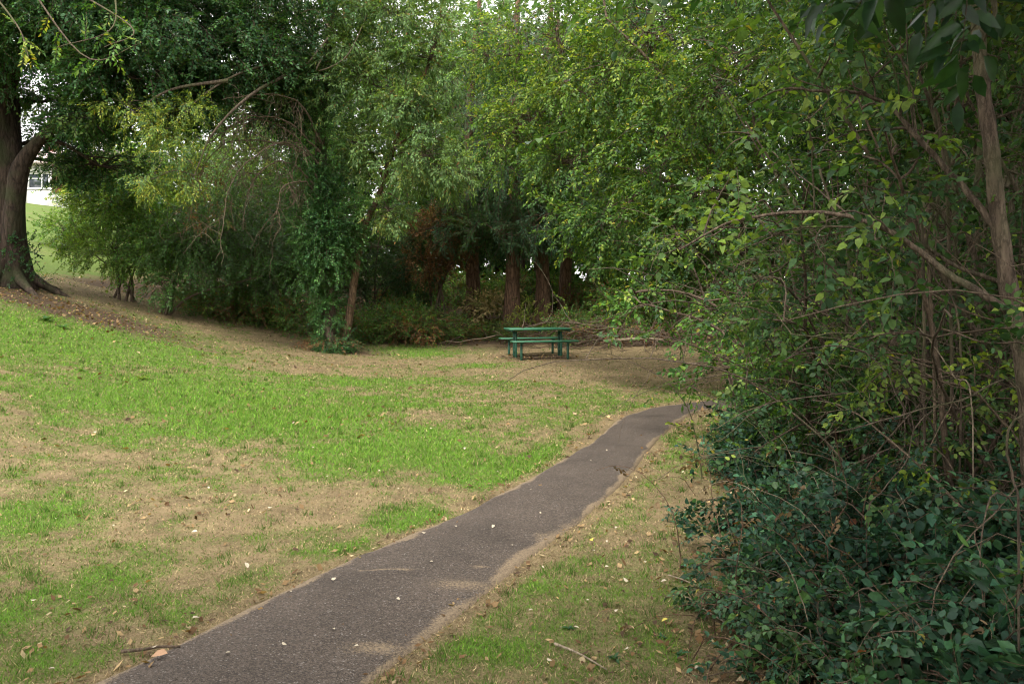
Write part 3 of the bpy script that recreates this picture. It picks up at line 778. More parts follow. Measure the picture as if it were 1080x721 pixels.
def ivy_tree():
    rng = np.random.default_rng(3)
    base = gp(347, 378, 20.3)
    root = thing('ivy_clad_tree', 'pale leaved tree with ivy wrapped trunk and second leaning stem, standing out on the lawn', 'tree', base)
    w, l = Acc(), Acc()
    tr = spline([base - (0, 0, .15), at(346, 330, 20.3), at(342, 240, 20.3), at(338, 150, 20.3), at(345, 60, 20.2), at(352, -40, 20), at(350, -140, 20)], 36)
    tube(w, tr, np.interp(np.arange(36), [0, 3, 35], [.34, .22, .06]), 10, lump=.1)
    finish_stem = Acc()
    ls = spline([gp(362, 374, 20.4) - (0, 0, .1), at(369, 330, 20.4), at(376, 280, 20.4), at(384, 240, 20.3), at(400, 205, 20.2), at(414, 160, 20.1), at(432, 110, 20), at(455, 60, 19.9), at(470, -10, 19.8)], 34)
    tube(finish_stem, ls, np.interp(np.arange(34), [0, 10, 33], [.115, .09, .03]), 9, lump=.08)
    for (i, tgt, r_) in ((13, at(330, 215, 19.9), .035), (15, at(425, 215, 19.6), .035), (18, at(370, 140, 19.8), .04), (21, at(470, 150, 19.5), .035), (24, at(400, 80, 19.6), .035)):
        p = spline([ls[i], (ls[i] + tgt) / 2 + (0, 0, .3), tgt], 10); tube(finish_stem, p, np.linspace(r_, .008, 10), 6)
    src = np.vstack([tr[14:], ls[16:]])
    cl = [(at(395, 90, 20), (1.7, 1.5, 1.35), 620), (at(455, 60, 19.6), (1.5, 1.3, 1.2), 480), (at(340, 30, 20), (1.6, 1.5, 1.3), 520), (at(440, 165, 19.4), (1.15, 1, .8), 330), (at(478, 185, 19.2), (.65, .6, .55), 130),
          (at(385, 160, 19.9), (.6, .7, .6), 130), (at(400, -30, 20), (2.6, 2.2, 1.4), 700), (at(300, 85, 19.8), (.9, .9, .8), 200), (at(410, 225, 19.8), (.6, .6, .4), 80), (at(420, 20, 19.2), (1.2, 1, .7), 260), (at(430, 115, 19.0), (.9, .8, .5), 200)]
    cl = [(c, tuple(np.array(r) * 1.15), int(n * 1.6)) for c, r, n in cl]
    crown_on(rng, w, l, src, cl, T_ASH, PAL_PALE, .28, droop=.3, rad=.022, gap=.49, gs=.5, sub=26, spread=.5)
    finish(root, w, l, M_GREY, M_LEAF)
    finish_stem.build('leaning_stem', M_ORANGE, root, sm=True, org=base)
    iv = Acc()
    icl = [(at(343, 245, 19.9), (.85, .75, 1.35), 1500), (at(338, 165, 19.9), (.75, .7, 1.3), 800), (at(346, 322, 20.1), (.27, .3, .8), 420), (at(352, 366, 20.1), (.42, .4, .32), 420), (at(312, 225, 20), (.5, .5, .8), 170), (at(372, 235, 20), (.4, .4, .6), 110), (at(335, 90, 20.2), (.6, .6, 1.1), 260), (at(318, 285, 20.1), (.4, .4, .5), 80)]
    dm = Acc()
    crown_on(rng, dm, iv, tr, icl, T_FAR, [((.03, .09, .03), 3), ((.055, .14, .038), 4), ((.09, .20, .05), 2)], .30, droop=.2, gap=.36, gs=.5, limbs=False)
    iv.build('ivy', M_GLOSS, root, org=base)
    # brown dead leaves and soil heap round the foot
    ft = Acc(); n = 130
    th = rng.uniform(0, 6.28, n); rr = rng.uniform(.2, .75, n)
    P = np.stack([base[0] + rr * np.cos(th), base[1] + rr * np.sin(th), base[2] + .3 - .3 * rr + rng.uniform(0, .15, n)], 1)
    D = np.stack([np.cos(th), np.sin(th), np.full(n, -.2)], 1)
    put_sprays(ft, rng, T_FARB, P, D, rng.normal(0, .5, (n, 3)) + (0, 0, 1), .3, PAL_RUST + PAL_IVY)
    ft.build('basal_shoots', M_DRY, root, org=base)
    # dead, leafless, drooping boughs on the left side
    db = Acc()
    arcs = [[(338, 195), (318, 160), (280, 150), (240, 152), (212, 178), (200, 232)], [(338, 175), (305, 140), (262, 128), (225, 150), (205, 200)], [(336, 200), (310, 175), (285, 172), (262, 200), (255, 240)],
            [(336, 210), (322, 190), (300, 195), (290, 225)], [(338, 160), (300, 128), (255, 120), (228, 128)], [(334, 170), (300, 150), (270, 160), (240, 190), (228, 245)], [(338, 150), (318, 110), (280, 100), (240, 105)]]
    for k, a in enumerate(arcs):
        yy = 20 - .25 * k
        p = spline([at(x, y, 19.75 - (.14 + .10 * k) * i) for i, (x, y) in enumerate(a)], 26)
        p[3:] += np.cumsum(rng.normal(0, .014, (23, 3)), 0)
        tube(db, p, np.linspace(.026, .006, 26), 6)
        for j in range(20):
            i = rng.integers(4, 26)
            t = grow(rng, p[i], rng.normal(0, .7, 3) + (-.3, 0, -.2), rng.uniform(.4, 1.3), 9, .28, (0, 0, -.22))
            tube(db, t, np.linspace(.008, .003, 9), 4)
            for m in range(3):
                i2 = rng.integers(3, 9)
                t2 = grow(rng, t[i2], rng.normal(0, .8, 3) + (0, 0, -.5), rng.uniform(.2, .6), 6, .3, (0, 0, -.2)); tube(db, t2, np.linspace(.006, .003, 6), 4)
    d = db.build('dead_bough', M_TWIG, root, sm=True, org=base); d['label'] = 'tangle of bare drooping dead boughs'
    dl = Acc(); n = 120
    P = np.array([at(rng.uniform(190, 240), rng.uniform(170, 245), 18.6) for _ in range(n)])
    put_sprays(dl, rng, T_FARB, P, rng.normal(0, .5, (n, 3)) + (0, 0, -1), rng.normal(0, .5, (n, 3)) + (0, 1, .2), rng.uniform(.14, .28, n), PAL_RUST + PAL_YEL[:1])
    dl.build('withered_leaves', M_DRY, d, org=base)
    # a sunlit yellow green bough reaching left towards the big tree
    bw, bl = Acc(), Acc()
    bp = [spline([at(339, 130, 20.2), at(310, 70, 19), at(260, 75, 18), at(215, 100, 17.3), at(180, 135, 17)], 26), spline([at(310, 75, 19), at(265, 100, 17.8), at(225, 140, 17.2), at(205, 185, 17)], 22), spline([at(240, 85, 17.6), at(180, 95, 17), at(140, 120, 16.8)], 18)]
    for q in bp: tube(bw, q, np.linspace(.045, .012, len(q)), 7)
    yc = [(at(172, 140, 17), (.85, .7, .5), 220), (at(158, 190, 16.9), (.45, .5, .5), 100), (at(200, 120, 17.2), (.6, .6, .4), 150), (at(138, 115, 16.8), (.75, .55, .35), 110), (at(200, 195, 17), (.35, .4, .4), 60), (at(185, 165, 17.1), (.55, .6, .45), 110)]
    crown_on(rng, bw, bl, np.vstack(bp), [(c, r, int(n * .9)) for c, r, n in yc], T_ASH, PAL_YEL + PAL_PALE[:2], .22, droop=.5, rad=.012, gap=.5, gs=.35, sub=10, spread=.5)
    yb = bw.build('sunlit_bough', M_GREY, root, sm=True, org=base); yb['label'] = 'bough with sunlit yellow green leaves'
    bl.build('foliage', M_LEAF, yb, org=base)
    # bare pale twigs arching at the top
    tt = Acc()
    for a in ([(340, 60), (335, 75), (365, 60), (385, 20), (392, -5)], [(346, 40), (320, 70), (305, 60), (292, 30)], [(348, 30), (330, 10), (300, 25)]):
        p = spline([at(x, y, 18.8) for x, y in a], 20); tube(tt, p, np.linspace(.022, .007, 20), 5)
    tt.build('bare_twig', M_DEAD, root, sm=True, org=base)

def yew_trees():
    specs = [(500, 337, 26.0, .29, 'first', 500), (542, 342, 24.8, .31, 'second', 520), (573, 338, 25.6, .29, 'third', 430), (596, 334, 26.6, .24, 'fourth', 300)]
    labels = ['dark conifer with brown trunk standing apart, left of the three trunks behind the picnic table',
              'dark conifer with the thickest reddish trunk, directly behind the left half of the picnic table',
              'dark conifer with flared brown foot, directly behind the right half of the picnic table',
              'dark conifer with the thinnest brown trunk, behind the right end of the picnic table']
    for k, (px, py, Y, r, _, ns_) in enumerate(specs):
        rng = np.random.default_rng(40 + k)
        base = gp(px, py, Y)
        root = thing('conifer_tree', labels[k], 'tree', base, 'row of dark conifers behind the picnic table')
        w, l = Acc(), Acc()
        tr = spline([base - (0, 0, .2), base + (rng.normal(0, .03), 0, 1.2), base + (rng.normal(0, .1), 0, 3.5), base + (rng.normal(0, .2), .2, 7), base + (rng.normal(0, .3), .2, 11)], 30)
        z = tr[:, 2] - base[2]
        tube(w, tr, r * (.85 + .55 * np.exp(-np.maximum(z, 0) / .4)) * np.interp(z, [0, 3, 11], [1, .85, .25]), 14, lump=.22)
        for j in range(6):
            an = j * 1.05 + k; dd = np.array([math.cos(an), math.sin(an), 0])
            tube(w, spline([base + dd * r * .7 + (0, 0, .45), base + dd * r * 1.15 + (0, 0, .12), base + dd * r * 1.9 - (0, 0, .1)], 7), np.linspace(r * .35, r * .12, 7), 6)
        o = [(-.25, 3.15), (.1, 3.1), (.2, 3.3), (.3, 3.5)][k]
        cl = [(base + (o[0] - .6, -.9, o[1] - .2), (1.1, .9, .45), int(ns_ * .26)), (base + (o[0] + .7, -.7, o[1] + .25), (1.0, .9, .5), int(ns_ * .26)), (base + (0, -.3, 4.6), (1.7, 1.5, .9), int(ns_ * .6)), (base + (.3, 0, 6.6), (2.0, 1.8, 1.3), int(ns_ * .5)), (base + (-.3, 0, 9), (2.2, 2, 1.8), int(ns_ * .3))]
        crown_on(rng, w, l, tr[8:], cl, T_YEW, PAL_IVY, .75, droop=.45, rad=.05, gap=.4, gs=.8, sub=9)
        finish(root, w, l, M_BROWN, M_GLOSS)

def wood_trees():
    """ordinary trees of the wood: two masters, copies with own labels"""
    def master(seed, label, pal, temps, mat, h, base, bark):
        rng = np.random.default_rng(seed)
        root = thing('woodland_tree', label, 'tree', base, 'trees of the wood behind the lawn')
        w, l = Acc(), Acc()
        tr = spline([base - (0, 0, .2), base + (.1, 0, h * .25), base + (-.15, .1, h * .6), base + (.2, 0, h)], 30)
        tube(w, tr, np.linspace(.22, .05, 30), 10, lump=.1)
        cl = []
        for j in range(15):
            a = rng.uniform(0, 6.28); zz = rng.uniform(.24, 1.0); rr = rng.uniform(.8, 2.6) * (1.15 - .6 * abs(zz - .5))
            cl.append((base + (rr * math.cos(a), rr * math.sin(a), zz * h), (rng.uniform(1.1, 1.9), rng.uniform(1.1, 1.9), rng.uniform(.7, 1.3)), 150 if zz < .6 else 85))
        crown_on(rng, w, l, tr[6:], cl, temps, pal, .72, droop=.3, rad=.05, gap=.42, gs=.9, sub=7)
        finish(root, w, l, bark, mat)
        return root
    A = master(60, 'mid green broadleaf tree of the wood rising behind the ivy clad tree on the lawn', PAL_MID, T_FAR, M_LEAF, 10, gp(430, 340, 34), M_GREY)
    B = master(61, 'dark green bushy tree of the wood rising behind the thickest conifer trunk', PAL_DARK, T_FAR, M_GLOSS, 10.5, gp(548, 330, 35.5), M_OAK)
    C = master(62, 'light green tree of the wood behind the dead drooping boughs', PAL_PALE, T_FARB, M_LEAF, 9, gp(285, 300, 30), M_GREY)
    more = [(B, 475, 33.5, 1.1, .9, 'dark green tree of the wood behind the rust brown shrub'),
            (A, 625, 32, 2.4, 1.05, 'mid green tree of the wood just beyond the thinnest conifer trunk'),
            (A, 690, 27, 4.0, 1.0, 'mid green tree of the wood behind the brush heap past the picnic table'),
            (B, 770, 22, .4, 1.0, 'dark green tree of the wood behind the yellow green hazel'),
            (B, 360, 35, 3.0, 1.0, 'dark green tree of the wood straight behind the ivy wrapped trunk'),
            (C, 570, 36, 2.0, 1.3, 'light green far tree of the wood seen above the conifer crowns'),
            (B, 860, 17, 1.9, .85, 'dark green tree of the wood behind the hedge shrubs'),
            (A, 960, 13.5, 5.0, .8, 'mid green tree of the wood deep behind the pale slanting trunk'),
            (B, 1060, 11.5, 2.7, .75, 'dark green tree of the wood behind the right hand edge of the hedge'),
            (C, 235, 36, 4.4, .8, 'light green tree on the hill slope behind the sunlit yellow bough'),
            (A, 500, 37, .9, 1.2, 'mid green far tree of the wood between conifers and rust brown shrub'),
            (A, 310, 25.5, 1.3, .62, 'low mid green tree of the wood at the grass edge before the ivy clad tree')]
    for (src, px, Y, rz, sc, lab) in more:
        copy_thing(src, gp(px, 300, Y), rz, sc, lab)
    # far wood, one mass
    rng = np.random.default_rng(66)
    w, l = Acc(), Acc()
    n = 9000
    ang = rng.uniform(-.43, 1.15, n); d = rng.uniform(37, 46, n)
    ang2 = np.where(ang > .55, ang, ang)
    X = np.tan(np.clip(ang, -.43, .95)) * d; Y = d.copy()
    rt = rng.random(n) < .33
    X[rt] = rng.uniform(9, 26, rt.sum()); Y[rt] = rng.uniform(4, 36, rt.sum()); X[rt] = np.maximum(X[rt], .55 * Y[rt] + 5)
    zt = rng.random(n) ** 1.3 * 17
    low = rng.random(n) < .33; zt[low] = rng.uniform(0, 3.8, low.sum())
    k = fbm(X * .35, Y * .35, zt * .35, 5, o=2) > .28 + .009 * zt
    X, Y, zt = X[k], Y[k], zt[k]; n = len(X)
    P = np.stack([X, Y, gz(X, Y) + zt], 1)
    put_sprays(l, rng, T_COARSE, P, rng.normal(0, .6, (n, 3)) + (0, -.6, -.1), rng.normal(0, .4, (n, 3)) + (0, 0, 1), rng.uniform(1.1, 1.9, n), PAL_MID + PAL_DARK)
    for j in range(90):
        i = rng.integers(0, n); b = np.array([X[i], Y[i], float(gz(X[i], Y[i])) - .1])
        tube(l, spline([b, b + (rng.normal(0, .2), 0, 5), b + (rng.normal(0, .5), 0, 10)], 8), np.linspace(.16, .06, 8), 6, C=(.05, .036, .026))
    o = l.build('far_woodland', M_LEAF)
    tag(o, 'deep dark wood behind the nearer trees', 'woodland', kind='stuff')

def understory():
    b = gp(130, 290, 21.5)
    bush('holly_bush', 'broad mid green bush with low hanging skirts behind the huge tree', 'bush', 70, b,
         [(at(122, 215, 21.2), (1.1, 1.0, .9), 260), (at(155, 235, 21.6), (1.3, 1.1, 1.0), 330), (at(120, 265, 21), (1.1, 1.0, .5), 200), (at(82, 245, 21.4), (.6, .6, .6), 90), (at(175, 255, 21), (1.0, .9, .7), 200)], T_FAR, PAL_MID[1:] + PAL_YEL[:1], .55, droop=.35, gap=.46)
    b = gp(172, 305, 20.6)
    bush('laurel_bush', 'dark drooping bush with its lowest spray touching the grass below the sunlit yellow bough', 'bush', 71, b,
         [(at(200, 262, 20.5), (1.3, 1.0, .9), 340), (at(235, 245, 21), (1.4, 1.1, 1.1), 380), (at(172, 300, 20.1), (.42, .4, .42), 80), (at(265, 275, 21.2), (1.2, 1.0, .9), 300)], T_FARB, PAL_DARK[1:] + PAL_MID[:2], .55, mat=M_GLOSS, droop=.4, gap=.45)
    b = gp(275, 320, 23.5)
    bush('holly_bush', 'dense green bush in the shade below the dead drooping boughs', 'bush', 72, b,
         [(at(255, 235, 23.5), (1.5, 1.2, 1.3), 380), (at(300, 250, 23.8), (1.5, 1.2, 1.3), 380), (at(280, 300, 23.2), (1.5, 1.0, .5), 220), (at(225, 300, 23), (1.0, .9, .4), 130)], T_FARB, PAL_MID[:2] + PAL_DARK[1:], .62, mat=M_GLOSS)
    b = gp(395, 335, 25.5)
    bush('elder_bush', 'dark green bush in the gloom behind the leaning orange brown stem', 'bush', 73, b,
         [(at(395, 260, 25.5), (1.6, 1.3, 1.4), 380), (at(430, 290, 25.8), (1.3, 1.1, .9), 240), (at(370, 300, 25), (1.0, .9, .6), 160)], T_FARB, PAL_DARK, .6)
    b = gp(462, 330, 25.2)
    bush('withered_shrub', 'rust brown withered shrub beside the conifer that stands apart', 'shrub', 74, b,
         [(at(462, 245, 25.2), (.95, .8, .8), 260), (at(448, 278, 25), (.7, .7, .6), 150), (at(480, 270, 25.2), (.6, .6, .7), 130)], T_FARB, PAL_RUST, .5, mat=M_DRY, rad=.035)
    b = gp(110, 230, 33)
    bush('hillside_bush', 'bright green bush far up the hill slope behind the huge tree', 'bush', 75, b,
         [(at(130, 195, 33), (2.4, 1.6, 1.4), 320), (at(170, 170, 34), (2.2, 1.5, 1.8), 320), (at(105, 200, 34), (1.2, 1.0, .7), 110)], T_FAR, PAL_YEL + PAL_MID, .8)
    b = gp(66, 240, 31)
    bush('hillside_bush', 'small bright bush on the hill slope just right of the huge tree', 'bush', 80, b, [(b + (0, 0, .7), (1.0, .8, .65), 170), (b + (.9, .4, .6), (.9, .8, .55), 130)], T_FAR, PAL_MID + PAL_YEL[:1], .6)
    b = gp(105, 205, 52)
    bush('garden_tree', 'small pale tree in front of the white house', 'tree', 76, b,
         [(at(98, 178, 52), (1.6, 1.4, 1.6), 130), (at(125, 150, 52), (2.6, 2, 2.2), 200), (at(80, 205, 50), (1.0, .8, .5), 40)], T_FAR, PAL_MID + PAL_YEL, 1.1, gap=.46)
    # low bramble mounds along the edge of the wood
    mounds = [(215, 318, 22.2, 1.2, 'low bramble mound at the grass edge below the dark drooping bush'), (262, 332, 22.4, 1.1, 'low bramble mound at the grass edge below the dead boughs'), (310, 342, 22.6, 1.2, 'low bramble mound at the grass edge just before the ivy clad tree'),
              (388, 348, 22.6, 1.1, 'low bramble mound right behind the leaning orange brown stem'), (418, 345, 23.2, 1.3, 'tallest low bramble mound between the leaning stem and the rust brown shrub'), (455, 350, 22.8, 1.0, 'flat grassy bramble mound in front of the rust brown shrub'),
              (612, 345, 23.4, 1.0, 'bramble mound behind the right end of the picnic table'), (526, 352, 23.2, .6, 'small bramble tuft behind the left bench end of the picnic table'),
              (445, 330, 28.5, 1.6, 'shaded bramble mound deep in the wood behind the rust brown shrub'), (560, 330, 28.2, 1.5, 'shaded bramble mound deep in the wood between the two thick conifer trunks'), (615, 330, 27.6, 1.6, 'shaded bramble mound deep in the wood right of the thinnest conifer trunk'), (665, 330, 26.5, 1.6, 'shaded bramble mound deep in the wood behind the brush heap'), (520, 330, 29.5, 1.5, 'shaded bramble mound deep in the wood behind the straw coloured bracken')]
    first = None
    for i, (px, py, Y, s, lab) in enumerate(mounds):
        if first is None:
            c = gp(px, py, Y)
            first = bush('bramble_mound', lab, 'bramble', 77, c, [(c + (0, 0, .35), (1.1, .8, .5), 260), (c + (.8, .2, .25), (.8, .7, .4), 150), (c + (-.8, .1, .25), (.8, .7, .4), 150)], T_FARB, PAL_MID + PAL_RUST[:2], .42, group='bramble mounds along the wood edge', rad=.012, droop=.2)
        else:
            copy_thing(first, gp(px, py, Y), i * 1.3, s, lab)
    # heap of cut brush and a fallen pale log
    rng = np.random.default_rng(78)
    c = gp(655, 352, 22.6)
    root = thing('brush_heap', 'long heap of grey brown cut branches past the right end of the picnic table', 'brush heap', c)
    a = Acc()
    for j in range(380):
        s = c + (rng.normal(0, 1.7), rng.normal(0, .5), abs(rng.normal(0, .30)))
        t = grow(rng, s, rng.normal(0, 1, 3) * (1.6, .8, .35), rng.uniform(.5, 1.7), 6, .2, (0, 0, -.05)); t[:, 2] = np.maximum(t[:, 2], gz(t[:, 0], t[:, 1]) + .01)
        tube(a, t, np.linspace(rng.uniform(.008, .02), .004, 6), 4)
    a.build('branches', M_STEM, root, sm=True, org=c)
    lf = Acc(); n = 160
    P = c + rng.normal(0, 1, (n, 3)) * (1.6, .5, .15) + (0, 0, .25)
    put_sprays(lf, rng, T_FARB, P, rng.normal(0, 1, (n, 3)), rng.normal(0, .6, (n, 3)) + (0, 0, 1), .35, PAL_RUST); lf.build('withered_leaves', M_DRY, root, org=c)
    a = Acc(); p = spline([at(636, 360, 21.9), at(680, 357, 22), at(722, 361, 22.1)], 16); tube(a, p, np.linspace(.05, .02, 16), 7, lump=.1)
    tag(a.build('fallen_branch', M_DEAD, sm=True), 'long pale fallen branch lying along the front of the brush heap', 'branch')
    a = Acc(); p = spline([at(380, 338, 24), at(430, 336, 24.1), at(495, 338, 24.2)], 16); tube(a, p, np.linspace(.05, .03, 16), 7, lump=.1)
    tag(a.build('fallen_branch', M_BROWN, sm=True), 'reddish fallen branch lying among brambles by the rust brown shrub', 'branch')
    # dead pale bracken by the conifers
    rng = np.random.default_rng(79)
    c = gp(519, 342, 25.4)
    a = Acc(); n = 130
    P = c + rng.normal(0, 1, (n, 3)) * (.45, .4, .3) + (0, 0, .45)
    put_sprays(a, rng, T_ASH, P, rng.normal(0, .8, (n, 3)) + (0, 0, .4), rng.normal(0, .6, (n, 3)) + (0, -.6, .7), .5, [((.34, .27, .13), 3), ((.24, .19, .08), 2), ((.12, .14, .04), 2)], twigcol=(.28, .22, .12))
    a.build('bracken', M_DRY); o = bpy.data.objects['bracken']; tag(o, 'clump of straw coloured dead bracken between two conifer trunks', 'bracken')
    c = gp(556, 345, 24.0)
    a = Acc(); n = 70
    P = c + rng.normal(0, 1, (n, 3)) * (.4, .25, .2) + (0, 0, .35)
    put_sprays(a, rng, T_FARB, P, rng.normal(0, .8, (n, 3)) + (0, 0, .4), rng.normal(0, .6, (n, 3)) + (0, -.6, .7), .42, PAL_YEL)
    tag(a.build('yellow_seedling', M_LEAF), 'small yellow green seedling seen just above the picnic table top', 'plant')

def house():
    Y = 60.0
    c = at(62, 212, Y); zb = c[2]
    root = thing('house', 'white rendered bungalow with white window and red brown panel at the top of the hill', 'house', (c[0], Y, zb))
    org = np.array([c[0], Y, zb])
    def box(acc, x0, x1, y0, y1, z0, z1):
        V = np.array([(x, y, z) for z in (z0, z1) for y in (y0, y1) for x in (x0, x1)], float)
        Q = [(0, 1, 3, 2), (4, 6, 7, 5), (0, 4, 5, 1), (2, 3, 7, 6), (0, 2, 6, 4), (1, 5, 7, 3)]
        acc.add(V, Q)
    white = mat_plain('white_render', (.58, .56, .54), .85, .05, 6)
    red = mat_plain('red_brown_tiles', (.20, .075, .05), .8, .3, 14, .3)
    roofm = mat_plain('pale_roof_tiles', (.36, .29, .26), .85, .25, 10, .4)
    frame = mat_plain('white_frames', (.80, .80, .80), .4, .03, 5)
    glass = mat_plain('window_glass', (.03, .04, .05), .08, .2, 3, spec=.9)
    a = Acc()      # front wall with window openings cut by butted strips
    def wall_strip(wins, z0, z1, x0, x1):
        x = x0
        for (wx0, wx1, wz0, wz1) in wins:
            box(a, x, wx0, 0, .3, z0, z1); box(a, wx0, wx1, 0, .3, z0, wz0); box(a, wx0, wx1, 0, .3, wz1, z1); x = wx1
        box(a, x, x1, 0, .3, z0, z1)
    X0, X1 = -6.5, 5.0
    wins_lo = [(-5.6, -4.2, .95, 2.1), (-2.35, -.75, .95, 2.1)]
    wall_strip(wins_lo, -1.5, 2.7, X0, X1)
    box(a, X0, X0 + .3, .3, 7.7, -1.5, 2.7); box(a, X1 - .3, X1, .3, 7.7, -1.5, 2.7); box(a, X0, X1, 7.7, 8, -1.5, 2.7)
    a.build('wall', white, root)
    for (x0, x1, z0, z1) in wins_lo:
        f = Acc()
        box(f, x0, x1, .06, .14, z0, z0 + .07); box(f, x0, x1, .06, .14, z1 - .07, z1)
        for xx in (x0, x0 + (x1 - x0) * .62, x1 - .07): box(f, xx, xx + .07, .06, .14, z0 + .07, z1 - .07)
        box(f, x0 + .07, x0 + (x1 - x0) * .62, .065, .135, z1 - .42, z1 - .37)
        fo = f.build('window', frame, root)
        g = Acc(); box(g, x0 + .02, x1 - .02, .10, .115, z0 + .02, z1 - .02); g.build('pane', glass, fo)
        s = Acc(); box(s, x0 - .08, x1 + .08, -.08, .05, z0 - .07, z0 - .004); s.build('sill', frame, fo)
    t = Acc(); box(t, -.45, 1.2, -.14, -.004, .6, 2.69); t.build('tile_hung_panel', red, root)
    d = Acc(); box(d, 2.0, 2.95, -.06, -.004, -.2, 2.05); do = d.build('door', mat_plain('blue_grey_door', (.12, .15, .2), .5), root)
    h = Acc(); box(h, 2.8, 2.86, -.11, -.062, .85, 1.0); h.build('handle', frame, do)
    r = Acc()
    V = np.array([(X0 - .4, -.5, 2.92), (X1 + .4, -.5, 2.92), (X1 + .4, 4, 4.5), (X0 - .4, 4, 4.5), (X0 - .4, 8.5, 2.92), (X1 + .4, 8.5, 2.92), (X0 - .4, -.5, 2.72), (X1 + .4, -.5, 2.72), (X0 - .4, 8.5, 2.72), (X1 + .4, 8.5, 2.72)], float)
    r.add(V, [(0, 1, 2, 3), (3, 2, 5, 4), (6, 7, 1, 0), (4, 5, 9, 8), (6, 8, 9, 7), (0, 3, 4, 8), (1, 7, 9, 2)])
    ro = r.build('roof', roofm, root)
    ch = Acc(); box(ch, -3.2, -2.4, 3.6, 4.4, 3.9, 5.3); ch.build('chimney', red, ro)

# ================================================================== picnic table
def picnic_table():
    import bmesh
    g = mat_plain('green_painted_metal', (.024, .115, .058), .42, .25, 25, .15)
    dark = mat_plain('dark_green_legs', (.015, .07, .042), .5, .3, 25, .15)
    Yc = 19.95; c = np.array([(567.0 - 540) / F * Yc, Yc, 0.0]); c[2] = float(gz(c[0], c[1])) + .0
    root = thing('picnic_table', 'dark green metal picnic table with two separate benches on the lawn', 'table', c)
    root.rotation_euler = (0, 0, math.radians(13)); root.scale = (.94, .94, .96)
    def bar(acc, x0, x1, y0, y1, z0, z1, bev=.008):
        bm = bmesh.new(); bmesh.ops.create_cube(bm, size=1)
        for v in bm.verts: v.co = ((x0 + x1) / 2 + v.co.x * (x1 - x0), (y0 + y1) / 2 + v.co.y * (y1 - y0), (z0 + z1) / 2 + v.co.z * (z1 - z0))
        bmesh.ops.bevel(bm, geom=list(bm.edges), offset=bev, segments=1, affect='EDGES')
        bmesh.ops.triangulate(bm, faces=[f for f in bm.faces if len(f.verts) > 4])
        V = [v.co[:] for v in bm.verts]; bm.verts.index_update()
        Q = [[v.index for v in f.verts] if len(f.verts) == 4 else [f.verts[0].index, f.verts[1].index, f.verts[2].index, f.verts[2].index] for f in bm.faces]
        bm.free()
        return V, Q
    def part(name, boxes, mat, parent):
        V, Q, T, n = [], [], [], 0
        for b in boxes:
            v, q = bar(None, *b); V += v
            for f in q:
                if f[2] == f[3]: T.append([i + n for i in f[:3]])
                else: Q.append([i + n for i in f])
            n += len(v)
        me = make_mesh(name, np.array(V), np.array(Q), np.array(T) if T else None)
        return link(name, me, mat, parent)
    hl = .85
    top = part('tabletop', [(-hl, hl, -.36 + i * .145, -.36 + i * .145 + .135, .715, .755) for i in range(5)], g, root)
    [part('edge_rail', [(q, q + .05, -.34, .34, .672, .713)], dark, top) for q in (-hl + .05, hl - .10, -.03)]
    for s in (-1, 1):
        x = s * .62
        for y in (-.11, .11):
            part('leg', [(x - .028, x + .028, y - .028, y + .028, -.08, .672)], dark, root)
        [part('leg_brace', [(x - .02, x + .02, -.075, .075, *zz)], dark, root) for zz in ((.16, .21), (.52, .60))]
    for s in (-1, 1):
        y = s * .72
        b = part('bench', [(-.88, .88, y - .15 + i * .105, y - .15 + i * .105 + .097, .43, .465) for i in range(3)], g, root)
        for x in (-.62, .62):
            part('bench_leg', [(x - .028, x + .028, y - .028, y + .028, -.08, .395), (x - .04, x + .04, y - .13, y + .13, .397, .428)], dark, b)

# ================================================================== right-hand side
def shrub(name, label, cat, seed, base, nst, hgt, lean, temps, pal, size, mat=None, bark=None, r0=.022, group=None, side=9, sideL=1.0, leaf_from=.25, per=7, arch=.05, spreadr=.25, wig=.10, jit=.25, twigc=(.09, .065, .045)):
    """many stems from one stool; side shoots; sprays along the shoots"""
    rng = np.random.default_rng(seed)
    root = thing(name, label, cat, base, group)
    w, l = Acc(), Acc()
    PP, DD, UU = [], [], []
    for k in range(nst):
        a = rng.uniform(0, 6.28); s = np.asarray(base, float) + (spreadr * rng.normal() * .7, spreadr * rng.normal() * .7, -.06)
        ou = .45 if wig > .08 else .22
        d = np.array([math.cos(a) * ou, math.sin(a) * ou, 1.3]) + np.asarray(lean)
        H = hgt * rng.uniform(.6, 1.15)
        p = grow(rng, s, d, H, 16, wig, (lean[0] * .08, lean[1] * .08, -arch), 1.6)
        rr = r0 * rng.uniform(.6, 1.3)
        tube(w, p, np.linspace(rr, rr * .25, 16), 6)
        for j in range(side):
            i = int(rng.integers(int(16 * leaf_from), 16)); a2 = rng.uniform(0, 6.28)
            d2 = np.array([math.cos(a2), math.sin(a2), rng.normal(.25, .3)]) + np.asarray(lean) * .6
            q = grow(rng, p[i], d2, sideL * rng.uniform(.5, 1.25) * (1.25 - .5 * i / 16), 8, .16, (0, 0, -.08), 1.2)
            tube(w, q, np.linspace(rr * .35, .003, 8), 4)
            for m in range(per):
                ii = int(rng.integers(2, 8)); PP.append(q[ii]); td = q[min(ii + 1, 7)] - q[ii - 1]
                DD.append(unit(td) * .8 + rng.normal(0, .6, 3) + (0, 0, -.1)); UU.append(rng.normal(0, .4, 3) + (0, 0, 1))
    put_sprays(l, rng, temps, np.array(PP), np.array(DD), np.array(UU), size * rng.uniform(.65, 1.3, len(PP)), pal, twigc, jit)
    finish(root, w, l, bark or M_STEM, mat or M_LEAF, 'stems', 'foliage')
    return root

